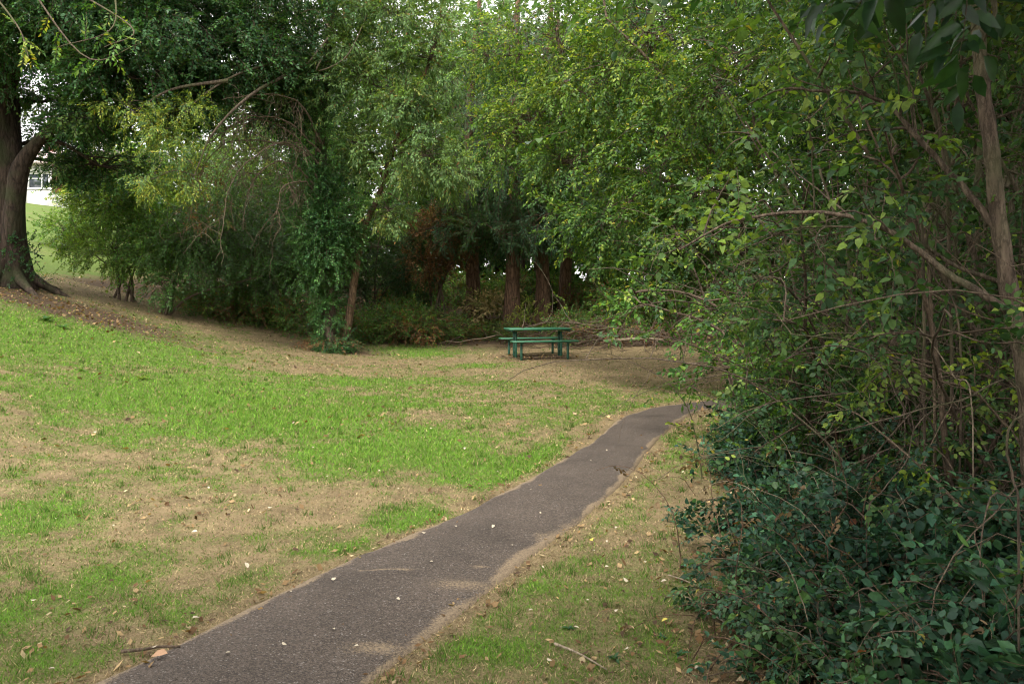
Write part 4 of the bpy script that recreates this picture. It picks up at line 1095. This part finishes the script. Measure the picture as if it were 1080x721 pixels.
def hazel():
    rng = np.random.default_rng(90)
    base = gp(805, 400, 12.6)
    root = thing('hazel_tree', 'yellow green leafy tree reaching over the path end towards the picnic table', 'tree', base)
    w, l = Acc(), Acc(); src = []
    stems = [[(805, 420), (800, 330), (780, 230), (740, 140), (690, 70), (640, 20)], [(812, 420), (815, 300), (800, 180), (790, 80), (770, -30)], [(800, 420), (785, 320), (750, 240), (700, 190), (650, 175)], [(808, 420), (830, 300), (850, 200), (860, 80), (880, -40)], [(803, 420), (770, 300), (700, 150), (600, 90)]]
    for k, s in enumerate(stems):
        pts = [base + rng.normal(0, .1, 3) - (0, 0, .1)] + [at(x, y, 12.6 + .25 * k + i * (.25 if k == 4 else .05)) for i, (x, y) in enumerate(s) if i]
        p = spline(pts, 30); tube(w, p, np.linspace(.075, .015, 30), 8, lump=.08); src.append(p[8:])
    cl = [(at(602, 172, 14.3), (1.0, 1.0, .85), 300), (at(560, 130, 15.2), (1.0, 1.0, 1.0), 330), (at(650, 230, 13.2), (.95, .9, .75), 330), (at(700, 160, 12.6), (1.1, 1.0, 1.0), 420), (at(640, 90, 13.8), (1.4, 1.2, .9), 480), (at(590, 50, 15), (1.3, 1.2, 1.0), 380),
          (at(690, 40, 13), (1.4, 1.2, 1.1), 440), (at(760, 90, 12), (1.3, 1.1, 1.1), 420), (at(690, 285, 12.6), (.55, .6, .5), 150), (at(745, 210, 11.9), (.95, .9, .9), 320), (at(670, 325, 12.9), (.42, .45, .38), 90), (at(720, 260, 12), (.6, .6, .6), 150), (at(760, 300, 12.0), (.6, .6, .7), 150),
          (at(640, -60, 14), (2.2, 2, 1.2), 450), (at(780, -50, 12.5), (2.0, 2, 1.2), 400), (at(520, 60, 16), (.8, .9, .9), 180), (at(530, 150, 15.6), (.6, .7, .7), 130)]
    crown_on(rng, w, l, np.vstack(src), cl, T_MID, PAL_HAZ, .33, droop=.3, rad=.022, gap=.50, gs=.42, sub=40, spread=.5)
    finish(root, w, l, M_STEM, M_LEAF)

def hedge_shrubs():
    # front row follows the verge; second and third rows fill the depth
    rows = [
        (4.75, 11.7, 2.4, (-.05, -.05, 0), PAL_HAZ, 'yellowish shrub where the hedge meets the end of the tarmac path'),
        (3.8, 9.8, 2.5, (-.05, -.05, 0), PAL_HEDGE, 'leafy green shrub of the hedge beside the bend of the path'),
        (3.3, 8.2, 2.7, (-.05, -.05, 0), PAL_MID, 'mid green shrub of the hedge whose leaves overhang the dry verge'),
        (2.85, 6.8, 2.8, (0, -.05, 0), PAL_HEDGE, 'dark green many stemmed shrub of the hedge behind the low verge brambles'),
        (2.95, 5.4, 2.7, (.05, 0, 0), PAL_HEDGE, 'dark green shrub of the hedge under the long arching bare branch'),
        (5.1, 10.6, 4.3, (-.05, -.05, 0), PAL_HEDGE, 'tall mid green shrub behind the shrub at the path bend'),
        (4.6, 8.6, 4.4, (-.03, -.05, 0), PAL_HEDGE, 'tall dark shrub in the second rank of the hedge'),
        (4.2, 6.7, 4.6, (0, 0, 0), PAL_HEDGE, 'tall lighter green shrub seen between the thin upright stems'),
        (4.0, 5.3, 4.4, (0, 0, 0), PAL_DARK, 'very dark shrub behind the slanting grey brown trunk'),
        (6.6, 10.2, 5.0, (0, -.05, 0), PAL_HEDGE, 'deep shaded shrub far inside the hedge'),
        (5.8, 7.8, 5.0, (0, 0, 0), PAL_HEDGE, 'pale lit shrub far inside the hedge behind the arching branch'),
        (5.0, 12.8, 3.6, (-.05, -.05, 0), PAL_MID, 'leafy shrub beyond the path end at the foot of the yellow green tree'),
    ]
    for k, (x, y, h, ln, pal, lab) in enumerate(rows):
        near = y < 7.2 and x < 3
        shrub('hedge_shrub', lab, 'shrub', 100 + k, np.array([x, y, float(gz(x, y))]), 12 if x < 3.6 else 17, h, ln, T_NEAR, pal, .175 if near else .205, side=10, sideL=.7 if near else .9, per=7 if x < 3.6 else (3 if y < 9 else 5), bark=M_POLE if x > 3.6 else None, spreadr=.25 if x < 3.6 else .5, arch=.05 if x < 3.6 else .0, wig=.10 if x < 3.6 else .055, leaf_from=.12, group='shrubs of the hedge along the path', r0=.02 if near else .028)

def brambles():
    spots = [
        (1.55, 3.75, .5, 22, 'leafy bramble sprawling onto the dry verge nearest the camera'),
        (1.78, 4.6, .5, 22, 'bramble clump with leaning canes on the verge beside the fallen twigs'),
        (2.15, 5.7, .55, 20, 'bramble clump on the verge level with the wide grassy patch'),
        (2.45, 7.1, .7, 18, 'bramble clump under the many stemmed shrub'),
        (2.95, 8.7, .7, 16, 'bramble clump under the shrub overhanging the verge'),
        (1.85, 3.3, .75, 26, 'large leaved dark bramble mass at the lower edge of the hedge'),
        (2.25, 4.3, .95, 26, 'tall bramble mass below the slanting trunk'),
        (2.35, 3.3, 1.0, 24, 'dark nettle like bramble mass beneath the pale crooked stem'),
        (2.75, 4.9, 1.1, 24, 'bramble mass climbing the shrubs under the arching branch'),
        (2.95, 3.9, 1.3, 22, 'shaded bramble mass at the foot of the slanting trunk'),
        (3.4, 6.0, 1.3, 20, 'shaded bramble mass inside the hedge between stems'),
    ]
    for k, (x, y, h, n, lab) in enumerate(spots):
        shrub('bramble', lab, 'bramble', 130 + k, np.array([x, y, float(gz(x, y))]), n, h * 1.25, (-.04, -.05, 0), T_BRAM if k % 3 else T_NEAR, PAL_BRAM, .115 + .025 * (k % 4), mat=M_GLOSS, r0=.006, side=9, sideL=.34, per=6, leaf_from=.15, arch=.16, spreadr=.34, group='brambles at the foot of the hedge', twigc=(.16, .11, .07), jit=.42)

def dead_canes():
    rng = np.random.default_rng(145)
    for k, (x, y, lab) in enumerate([(1.55, 3.9, 'tangle of thin dead brown canes in the bramble nearest the camera'), (2.1, 4.6, 'tangle of dead brown canes and withered leaves before the tall bramble mass'), (2.7, 6.2, 'tangle of dead brown canes under the dark hedge shrubs'), (2.9, 4.3, 'tangle of dead brown canes beneath the bent dead cane')]):
        b = np.array([x, y, float(gz(x, y))]); root = thing('dead_canes', lab, 'dead canes', b, 'dead canes among the brambles')
        w, l = Acc(), Acc(); P = []
        for j in range(46 + 0):
            st = b + (rng.normal(0, .4), rng.normal(0, .5), 0); p = grow(rng, st, rng.normal(0, .6, 3) + (-.1, -.1, 1.0), rng.uniform(.4, 1.25), 11, .14, (0, 0, -.13), 1.6)
            tube(w, p, np.linspace(rng.uniform(.002, .0045), .0012, 11), 5)
            if j % 4 == 0: P += list(p[[5, 9]])
        P = np.array(P); n = len(P)
        put_sprays(l, rng, T_NEAR, P, rng.normal(0, .6, (n, 3)) - (0, 0, .5), rng.normal(0, .5, (n, 3)) + (0, 0, .7), .13, [((.12, .08, .045), 3), ((.18, .125, .07), 2), ((.09, .06, .035), 2)])
        finish(root, w, l, M_DEAD if k % 2 else M_BROWN, M_DRY, 'canes', 'withered_leaves')

def bare_thickets():
    rng = np.random.default_rng(147)
    for k, (x, y, n, H, lab) in enumerate([(3.05, 5.3, 30, 2.9, 'thicket of thin bare upright stems behind the arching bough'), (3.55, 4.7, 24, 3.0, 'thicket of thin bare stems just left of the slanting trunk'), (3.3, 6.9, 30, 3.2, 'thicket of thin bare stems in the middle of the hedge'), (4.0, 8.8, 26, 2.5, 'thicket of thin bare stems near the path bend')]):
        b = np.array([x, y, float(gz(x, y))]); root = thing('bare_thicket', lab, 'thicket', b, 'thickets of bare stems in the hedge')
        w, l = Acc(), Acc(); P = []
        for j in range(n):
            st = b + (rng.normal(0, .45), rng.normal(0, .5), -.05); p = grow(rng, st, rng.normal(0, .28, 3) * (1, 1, 0) + (-.06, -.03, 1.0), H * rng.uniform(.5, 1.2), 16, .085, (-.015, 0, -.045), 1.8)
            r = rng.uniform(.004, .011); tube(w, p, np.linspace(r, r * .3, 16), 5)
            for m in range(5):
                i = int(rng.integers(6, 16)); q = grow(rng, p[i], rng.normal(0, .7, 3) + (0, 0, .3), rng.uniform(.25, .8), 8, .18, (0, 0, -.06)); tube(w, q, np.linspace(r * .4, .0015, 8), 4)
                if m < 2: P += list(q[[4, 7]])
        P = np.array(P); n2 = len(P)
        put_sprays(l, rng, T_NEAR, P, rng.normal(0, .6, (n2, 3)), rng.normal(0, .4, (n2, 3)) + (0, 0, 1), .17, PAL_HEDGE + PAL_YEL[1:2])
        finish(root, w, l, M_TWIG if k % 2 else M_POLE, M_LEAF, 'stems', 'foliage')

def bare_branches():
    rng = np.random.default_rng(150)
    # the slanting trunk with its arching boughs
    base = gp(1092, 500, 4.3)
    root = thing('slanting_tree', 'slim grey brown trunk leaning up out of the brambles with long arching bare boughs', 'tree', base)
    w, l = Acc(), Acc()
    tr = spline([base - (0, 0, .1), at(1084, 420, 4.3), at(1068, 330, 4.3), at(1053, 230, 4.3), at(1045, 150, 4.3), at(1035, 80, 4.35), at(1030, -30, 4.4), at(1035, -200, 4.5)], 50)
    tube(w, tr, np.linspace(.05, .034, 50) * (1 + .06 * np.sin(np.arange(50) * 1.7)), 14, lump=.10)
    arcs = [([(1066, 330), (1030, 306), (1000, 288), (965, 262), (930, 240), (890, 226), (850, 222), (800, 226), (760, 236), (715, 262)], 4.0, .021, .006),
            ([(1050, 242), (1020, 200), (1000, 178), (965, 140), (940, 112), (905, 96), (860, 93), (820, 92), (785, 110)], 4.3, .02, .005),
            ([(1062, 300), (1010, 280), (950, 245), (900, 238), (840, 240), (780, 262)], 4.6, .014, .004)]
    for a, Y0, r1, r2 in arcs:
        p = spline([at(x, y, Y0 + .09 * i) for i, (x, y) in enumerate(a)], 50)
        p[4:] += np.cumsum(rng.normal(0, .0022, (46, 3)), 0)
        tube(w, p, np.linspace(r1, r2, 50), 8, lump=.1)
        for j in range(9):
            i = rng.integers(14, 49); t = grow(rng, p[i], rng.normal(0, .6, 3) + (-.3, 0, .25), rng.uniform(.25, .8), 9, .18, (0, 0, -.06)); tube(w, t, np.linspace(.006, .002, 9), 5)
            n = 3; put_sprays(l, rng, T_NEAR, t[[5, 7, 8]], rng.normal(0, .6, (n, 3)) + (-.3, 0, 0), rng.normal(0, .4, (n, 3)) + (0, 0, 1), .25, PAL_HEDGE + PAL_YEL[:1])
    P = at(1035, -160, 4.5) + rng.normal(0, 1, (500, 3)) * (.9, .9, .5)
    put_sprays(l, rng, T_NEAR, P, rng.normal(0, .7, (500, 3)), rng.normal(0, .4, (500, 3)) + (0, 0, 1), .34, PAL_HEDGE)
    finish(root, w, l, M_POLE, M_LEAF)
    # thin upright and slanting stems in front of the hedge
    def stick(lab, pts, Y, r1, r2, mat=M_GREY, name='bare_stem', dy=.0, twigs=0, leafy=0):
        a = Acc(); P = np.array([at(x, y, Y + dy * i) for i, (x, y) in enumerate(pts)])
        gzv = float(gz(P[0][0], P[0][1]))
        if P[0][2] > gzv: P = np.vstack([[P[0][0] + .03, P[0][1] + .05, gzv - .05], P])
        p = spline(P, 34); org = p[0].copy()
        p[2:] += np.cumsum(rng.normal(0, .002, (32, 3)), 0)
        tube(a, p, np.linspace(r1, r2, 34) * .72, 8, lump=.08)
        lv = Acc()
        for j in range(twigs):
            i = rng.integers(8, 33); t = grow(rng, p[i], rng.normal(0, .6, 3) + (0, 0, .5), rng.uniform(.2, .7), 8, .16, (0, 0, -.03)); tube(a, t, np.linspace(r2 * 1.2, .002, 8), 5)
            if leafy: put_sprays(lv, rng, T_NEAR, t[[4, 6, 7]], rng.normal(0, .6, (3, 3)), rng.normal(0, .4, (3, 3)) + (0, 0, 1), .24, PAL_HEDGE)
        o = a.build(name, mat, sm=True, org=org); o.location = org
        tag(o, lab, {'dead_cane': 'cane', 'climbing_vine': 'vine', 'dead_twig': 'twig'}.get(name, 'sapling'), 'bare stems in front of the hedge')
        if not lv.empty(): lv.build('foliage', M_LEAF, o, org=org)
    stick('thin pale stem crossing behind the upper arching bough', [(985, 420), (975, 260), (955, 215), (930, 170), (912, 130), (890, 70)], 5.0, .014, .007, M_TWIG, twigs=4, leafy=1)
    stick('thin brown upright stem with a kink, left of the slanting trunk', [(975, 400), (974, 250), (968, 200), (966, 150), (960, 110), (955, 20)], 4.9, .014, .007, twigs=5, leafy=1)
    stick('slim dark stem standing between the kinked stem and the slanting trunk', [(1004, 420), (1000, 230), (990, 130), (980, 90), (975, -10)], 5.2, .018, .009, twigs=4, leafy=1)
    stick('leaning stem that crosses the lower arching bough near its middle', [(1010, 350), (985, 290), (965, 245), (945, 190)], 4.7, .010, .005, twigs=3)
    stick('pale bent dead cane lying on the brambles across the hedge', [(1078, 415), (1010, 422), (950, 436), (890, 452), (850, 456)], 4.2, .007, .004, M_GREY, name='dead_cane')
    stick('long curved dead cane dropping from the bent cane to the ground', [(915, 545), (930, 515), (955, 485), (965, 450), (990, 425)], 4.1, .005, .003, M_GREY, name='dead_cane')
    stick('straight dead cane standing against the dark shrubs', [(1025, 425), (1008, 395), (985, 362), (970, 345)], 4.4, .006, .004, M_DEAD, name='dead_cane')
    stick('pale crooked vine stem hanging at the edge of the brambles', [(1076, 560), (1070, 510), (1062, 475), (1066, 450), (1082, 440)], 2.75, .0055, .005, M_GREY, name='climbing_vine')
    stick('thick dark leaning stem deep inside the hedge', [(915, 480), (940, 380), (960, 300), (985, 200)], 6.2, .05, .03, M_STEM)
    stick('pair of brown upright stems bare at the foot beside the path bend', [(835, 410), (832, 380), (822, 330), (812, 280)], 9.4, .05, .025, M_BROWN)
    stick('thin straight cane leaning over the verge brambles', [(858, 680), (845, 640), (828, 600), (815, 580)], 3.5, .004, .0025, M_DEAD, name='dead_cane')
    stick('dark horizontal twig poking out of the hedge above the lawn', [(770, 366), (740, 368), (715, 372), (697, 378)], 9.5, .010, .005, M_STEM, name='dead_twig')

def overhang():
    """large dark leaves hanging close above the camera, from a tree standing just right of the frame"""
    rng = np.random.default_rng(160)
    base = np.array([2.3, .7, float(gz(2.3, .7))])
    root = thing('overhanging_tree', 'tree whose large dark leaves hang into the upper corner close to the camera', 'tree', base)
    w, l = Acc(), Acc()
    tr = spline([base - (0, 0, .1), base + (-.05, .05, 1.2), base + (-.2, .15, 2.6), base + (-.4, .3, 4.2), base + (-.5, .4, 6)], 30); tube(w, tr, np.linspace(.12, .05, 30), 10, lump=.1)
    ends = [at(1065, -50, 1.7), at(985, -55, 1.75), at(1040, -20, 1.9), at(945, -70, 1.9), at(1090, 0, 1.75), at(815, -75, 2.0), at(1020, -80, 1.6)]
    PP = []
    for k, e in enumerate(ends):
        s = tr[14 + k % 4]; m = (s + e) / 2 + (0, 0, .35)
        p = spline([s, m, e + (0, 0, .1), e + (-.08, .02, -.04)], 20); tube(w, p, np.linspace(.02, .004, 20), 6)
        PP += list(p[[15, 17, 19]]) if k != 5 else [p[19]]
    PP = np.array(PP); n = len(PP)
    big = sprays(21, 5, n=7, ll=.46, w=.42, near=True, rand=.5, tw=.01, droop=.3)
    put_sprays(l, rng, big, PP, rng.normal(0, .35, (n, 3)) + (-.5, .1, -.8), rng.normal(0, .4, (n, 3)) + (-.2, -.5, .8), rng.uniform(.135, .19, n), [((.012, .038, .013), 4), ((.024, .07, .018), 3), ((.045, .11, .022), .9)], jit=.15)
    # unseen rest of the crown, enlarged overhead and behind to shade verge and hedge
    cl = [(np.array([3.6, 2.0, 5.0]), (1.8, 1.8, .8), 420), (np.array([4.8, 3.6, 5.8]), (2.0, 2.0, .9), 420), (np.array([2.4, 3.4, 6.0]), (1.9, 1.8, .9), 380), (np.array([5.6, .4, 6.0]), (2.2, 2.2, 1.0), 420), (np.array([-1.6, -2.2, 6.2]), (2.2, 2.0, 1.0), 380), (np.array([3.0, -3.2, 6.6]), (2.4, 2.2, 1.1), 420), (np.array([1.2, .6, 3.9]), (1.9, 1.8, .6), 620), (np.array([1.6, .2, 4.8]), (1.9, 1.8, .8), 420), (np.array([.2, -1.2, 5.4]), (2.0, 1.8, .9), 450), (np.array([2.6, -1.2, 5.0]), (2, 1.8, 1), 380)]
    crown_on(rng, w, l, tr[12:], cl, T_FAR, PAL_DARK, .6, rad=.04, gap=.42)
    finish(root, w, l, M_GREY, mat_leaf('dark_overhead_leaves', .36, .45, .4))

def sheltering_tree():
    rng = np.random.default_rng(165)
    base = np.array([-4.6, -3.6, float(gz(-4.6, -3.6))])
    root = thing('sheltering_tree', 'broad tree behind the viewer that shades the near left lawn', 'tree', base)
    w, l = Acc(), Acc()
    tr = spline([base - (0, 0, .2), base + (.1, 0, 2), base + (0, .2, 4.5), base + (.2, .1, 8)], 30); tube(w, tr, np.linspace(.25, .07, 30), 10, lump=.1)
    cl = [(base + (.6, 2.2, 5.2), (2.4, 2.2, 1.0), 420), (base + (-2.2, 1.0, 5.6), (2.4, 2.2, 1.1), 420), (base + (2.0, 0, 6.4), (2.2, 2.2, 1.2), 380), (base + (0, -1.5, 6.0), (2.6, 2.2, 1.4), 380), (base + (0, .5, 8), (2.4, 2.2, 1.4), 380)]
    crown_on(rng, w, l, tr[10:], cl, T_FAR, PAL_OAK, .6, rad=.05, gap=.42)
    finish(root, w, l, M_OAK, M_LEAF)

def canopy():
    """tall trees of the hedge whose crowns close over it above the frame"""
    specs = [(5.0, 9.0, 'tall tree whose crown closes over the middle of the hedge', PAL_HEDGE), (4.6, 5.6, 'tall tree whose crown closes over the dark near end of the hedge', PAL_HEDGE), (6.6, 12.5, 'tall tree whose crown closes over the far end of the hedge', PAL_HEDGE)]
    for k, (x, y, lab, pal) in enumerate(specs):
        rng = np.random.default_rng(170 + k); base = np.array([x, y, float(gz(x, y))])
        root = thing('hedge_tree', lab, 'tree', base, 'tall trees over the hedge')
        w, l = Acc(), Acc()
        tr = spline([base - (0, 0, .15), base + (-.1, 0, 2), base + (.1, -.1, 4.5), base + (-.2, -.1, 8)], 30); tube(w, tr, np.linspace(.11, .04, 30), 9, lump=.1)
        cl = [(base + (-1.2, -.6, 4.6), (1.6, 1.6, .9), 460), (base + (.9, .5, 4.4), (1.8, 1.7, 1.2), 460), (base + (-.4, -1.4, 5.8), (1.9, 1.8, 1.1), 420), (base + (-1.6, .8, 6.6), (1.9, 1.8, 1.2), 380), (base + (.6, 0, 7.6), (2.2, 2, 1.2), 380)]
        crown_on(rng, w, l, tr[6:], cl, T_MID, pal, .34, droop=.3, rad=.035, gap=.49, gs=.55, sub=18)
        finish(root, w, l, M_STEM, M_LEAF)

# ================================================================== small things on the ground
def small_things():
    rng = np.random.default_rng(180)
    def twig(lab, pts, r, mat=M_DEAD):
        P = []
        for (x, y) in pts:
            c = flat(x, y); P.append((c[0], c[1], float(gz(c[0], c[1])) + r + .012))
        p = spline(P, 16); a = Acc(); tube(a, p, np.linspace(r, r * .5, 16), 6, lump=.1)
        o = a.build('fallen_twig', mat, sm=True, org=p[0]); o.location = p[0]; tag(o, lab, 'twig', 'twigs lying on the grass')
    twig('pale straight twig lying on the dry verge nearest the camera', [(585, 682), (610, 692), (640, 708)], .007)
    twig('dark twig lying on the grass at the left edge of the path', [(128, 692), (150, 690), (168, 687), (190, 687)], .009, M_STEM)
    twig('thin pale twig half under the bramble beside the verge', [(705, 612), (722, 618), (742, 628)], .005)
    twig('thin twig lying on bare soil below the thin pale twig', [(716, 632), (735, 640), (752, 645)], .004)
    twig('grey twig lying in two pieces on soil below the verge bramble', [(735, 645), (752, 654), (768, 663)], .008)
    # fallen leaves: individual, two kinds
    lv, lq = leaf_geo(.62, True, .25, .05); lv = lv - (0, .5, 0)
    pale = mat_plain('pale_dry_leaf', (.42, .36, .26), .7, .25, 40); yel = mat_plain('yellow_leaf', (.50, .42, .06), .6, .2, 40); brn = mat_plain('tan_leaf', (.34, .20, .11), .75, .25, 40)
    meshes = [make_mesh('fallen_leaf', lv * (1, 1, s), lq) for s in (1, -.8)]
    for me, mm in zip(meshes, (pale, pale)): me.materials.append(mm)
    ml = make_mesh('fallen_leaf', lv, lq); ml.materials.append(brn); my = make_mesh('fallen_leaf', lv, lq); my.materials.append(yel)
    def leaf(px, py, me, size, lab, grp):
        c = flat(px, py)
        o = bpy.data.objects.new('fallen_leaf', me); COL.objects.link(o)
        on = float(path_dist([c[0]], [c[1]])[0]) < 0
        o.location = (c[0], c[1], float(gz(c[0], c[1])) + (.034 if on else .028)); o.rotation_euler = (rng.normal(0, .25), rng.normal(0, .25), rng.uniform(0, 6.28)); o.scale = (size * .8,) * 3
        tag(o, lab, 'leaf', grp)
    onp = [(305, 632), (352, 617), (447, 568), (520, 560), (560, 521), (583, 519), (623, 489), (455, 600), (352, 674), (375, 692), (570, 545), (640, 478), (420, 640), (540, 580), (300, 690), (240, 700), (480, 560)]
    for p in onp: leaf(*p, meshes[rng.integers(0, 2)], rng.uniform(.025, .05), 'small pale dry leaf lying on the dark tarmac path', 'pale leaves on the path')
    onl = [(200, 486), (205, 565), (60, 555), (207, 658), (163, 688), (55, 711), (240, 487), (150, 450), (330, 475), (345, 505), (420, 520), (285, 540), (100, 470), (490, 475), (525, 500), (35, 640), (120, 560), (400, 500), (260, 600), (310, 450), (455, 455), (220, 520)]
    for p in onl: leaf(*p, meshes[rng.integers(0, 2)], rng.uniform(.03, .06) * max(1, (500 / p[1])), 'small pale dry leaf lying on the lawn left of the path', 'pale leaves on the lawn')
    onr = [(573, 604), (640, 603), (660, 618), (700, 620), (625, 586), (690, 565), (608, 668), (735, 708), (650, 560), (620, 640), (660, 690), (720, 500), (700, 530), (740, 545), (580, 700), (680, 600), (650, 650), (640, 575), (710, 475), (560, 650)]
    for p in onr: leaf(*p, meshes[rng.integers(0, 2)], rng.uniform(.025, .05), 'small pale dry leaf lying on the verge between path and hedge', 'pale leaves on the verge')
    leaf(624, 573, my, .06, 'largest bright yellow leaf fallen on the verge, near the path edge', 'yellow leaves on the verge')
    leaf(701, 660, my, .045, 'bright yellow leaf fallen on the bare soil beside the twigs', 'yellow leaves on the verge')
    leaf(750, 668, ml, .07, 'big tan brown leaf fallen beside the grey broken twig', None)
    leaf(168, 699, ml, .09, 'big tan brown leaf fallen beside the dark twig by the path', None)
    # weeds on the lawn
    def weed(px, py, size, n, pal, lab):
        c = flat(px, py); b = np.array([c[0], c[1], float(gz(c[0], c[1]))])
        a = Acc(); lv2, lq2 = leaf_geo(.36, True, .25, .35)
        for k in range(n):
            an = k * 2.4 + rng.normal(0, .3); d = np.array([math.cos(an), math.sin(an), rng.uniform(.25, 1.1)])
            M = rot_cols(d, np.array([0, 0, 1.])); L = size * rng.uniform(.6, 1.1)
            a.add(b + (lv2 * L) @ M.T, lq2, np.array(pal) * math.exp(rng.normal(0, .15)))
        o = a.build('weed_plant', M_LEAF, org=b); o.location = b; tag(o, lab, 'weed', 'weeds on the lawn')
    weed(48, 398, .22, 14, (.045, .10, .035), 'dark green dock plant in the bright grass below the huge tree')
    weed(148, 422, .16, 9, (.13, .19, .05), 'pale green broad leaved weed in the bright grass, right of the dock plant')
    weed(66, 400, .18, 10, (.05, .11, .04), 'smaller dark green dock plant touching the larger dock plant')
    weed(85, 425, .12, 8, (.07, .15, .03), 'bright green weed tuft between dock plants and pale weed')
    weed(697, 674, .045, 7, (.03, .09, .05), 'tiny blue green seedling on the verge below the yellow leaf')
    weed(718, 690, .05, 8, (.035, .10, .05), 'small green seedling on the verge near the verge bramble')
    weed(648, 695, .05, 8, (.04, .10, .04), 'small green seedling beside the pale straight twig')
    weed(600, 664, .04, 6, (.04, .11, .06), 'tiny green seedling in the dry verge above the pale straight twig')

# ================================================================== go
SC.render.engine = 'CYCLES'
SC.cycles.use_denoising = True
SC.cycles.denoiser = 'OPENIMAGEDENOISE'
SC.cycles.denoising_input_passes = 'RGB_ALBEDO_NORMAL'
SC.cycles.max_bounces = 8; SC.cycles.diffuse_bounces = 5; SC.cycles.glossy_bounces = 2; SC.cycles.transmission_bounces = 4
SC.cycles.use_adaptive_sampling = True; SC.cycles.adaptive_threshold = .015
SC.cycles.caustics_reflective = False; SC.cycles.caustics_refractive = False
SC.render.film_transparent = False
SC.cycles.pixel_filter_type = 'BLACKMAN_HARRIS'; SC.cycles.filter_width = 1.1
vs = SC.view_settings
vs.view_transform = 'Standard'; vs.look = 'None'; vs.gamma = 1; vs.exposure = 1.92; vs.use_curve_mapping = False

build_world(); build_sun(); build_camera()
build_ground(); build_path(); build_grass(); build_litter()
oak(); ivy_tree(); yew_trees(); wood_trees(); understory(); house(); picnic_table()
hazel(); hedge_shrubs(); brambles(); dead_canes(); bare_thickets(); bare_branches(); overhang(); sheltering_tree(); canopy(); small_things()
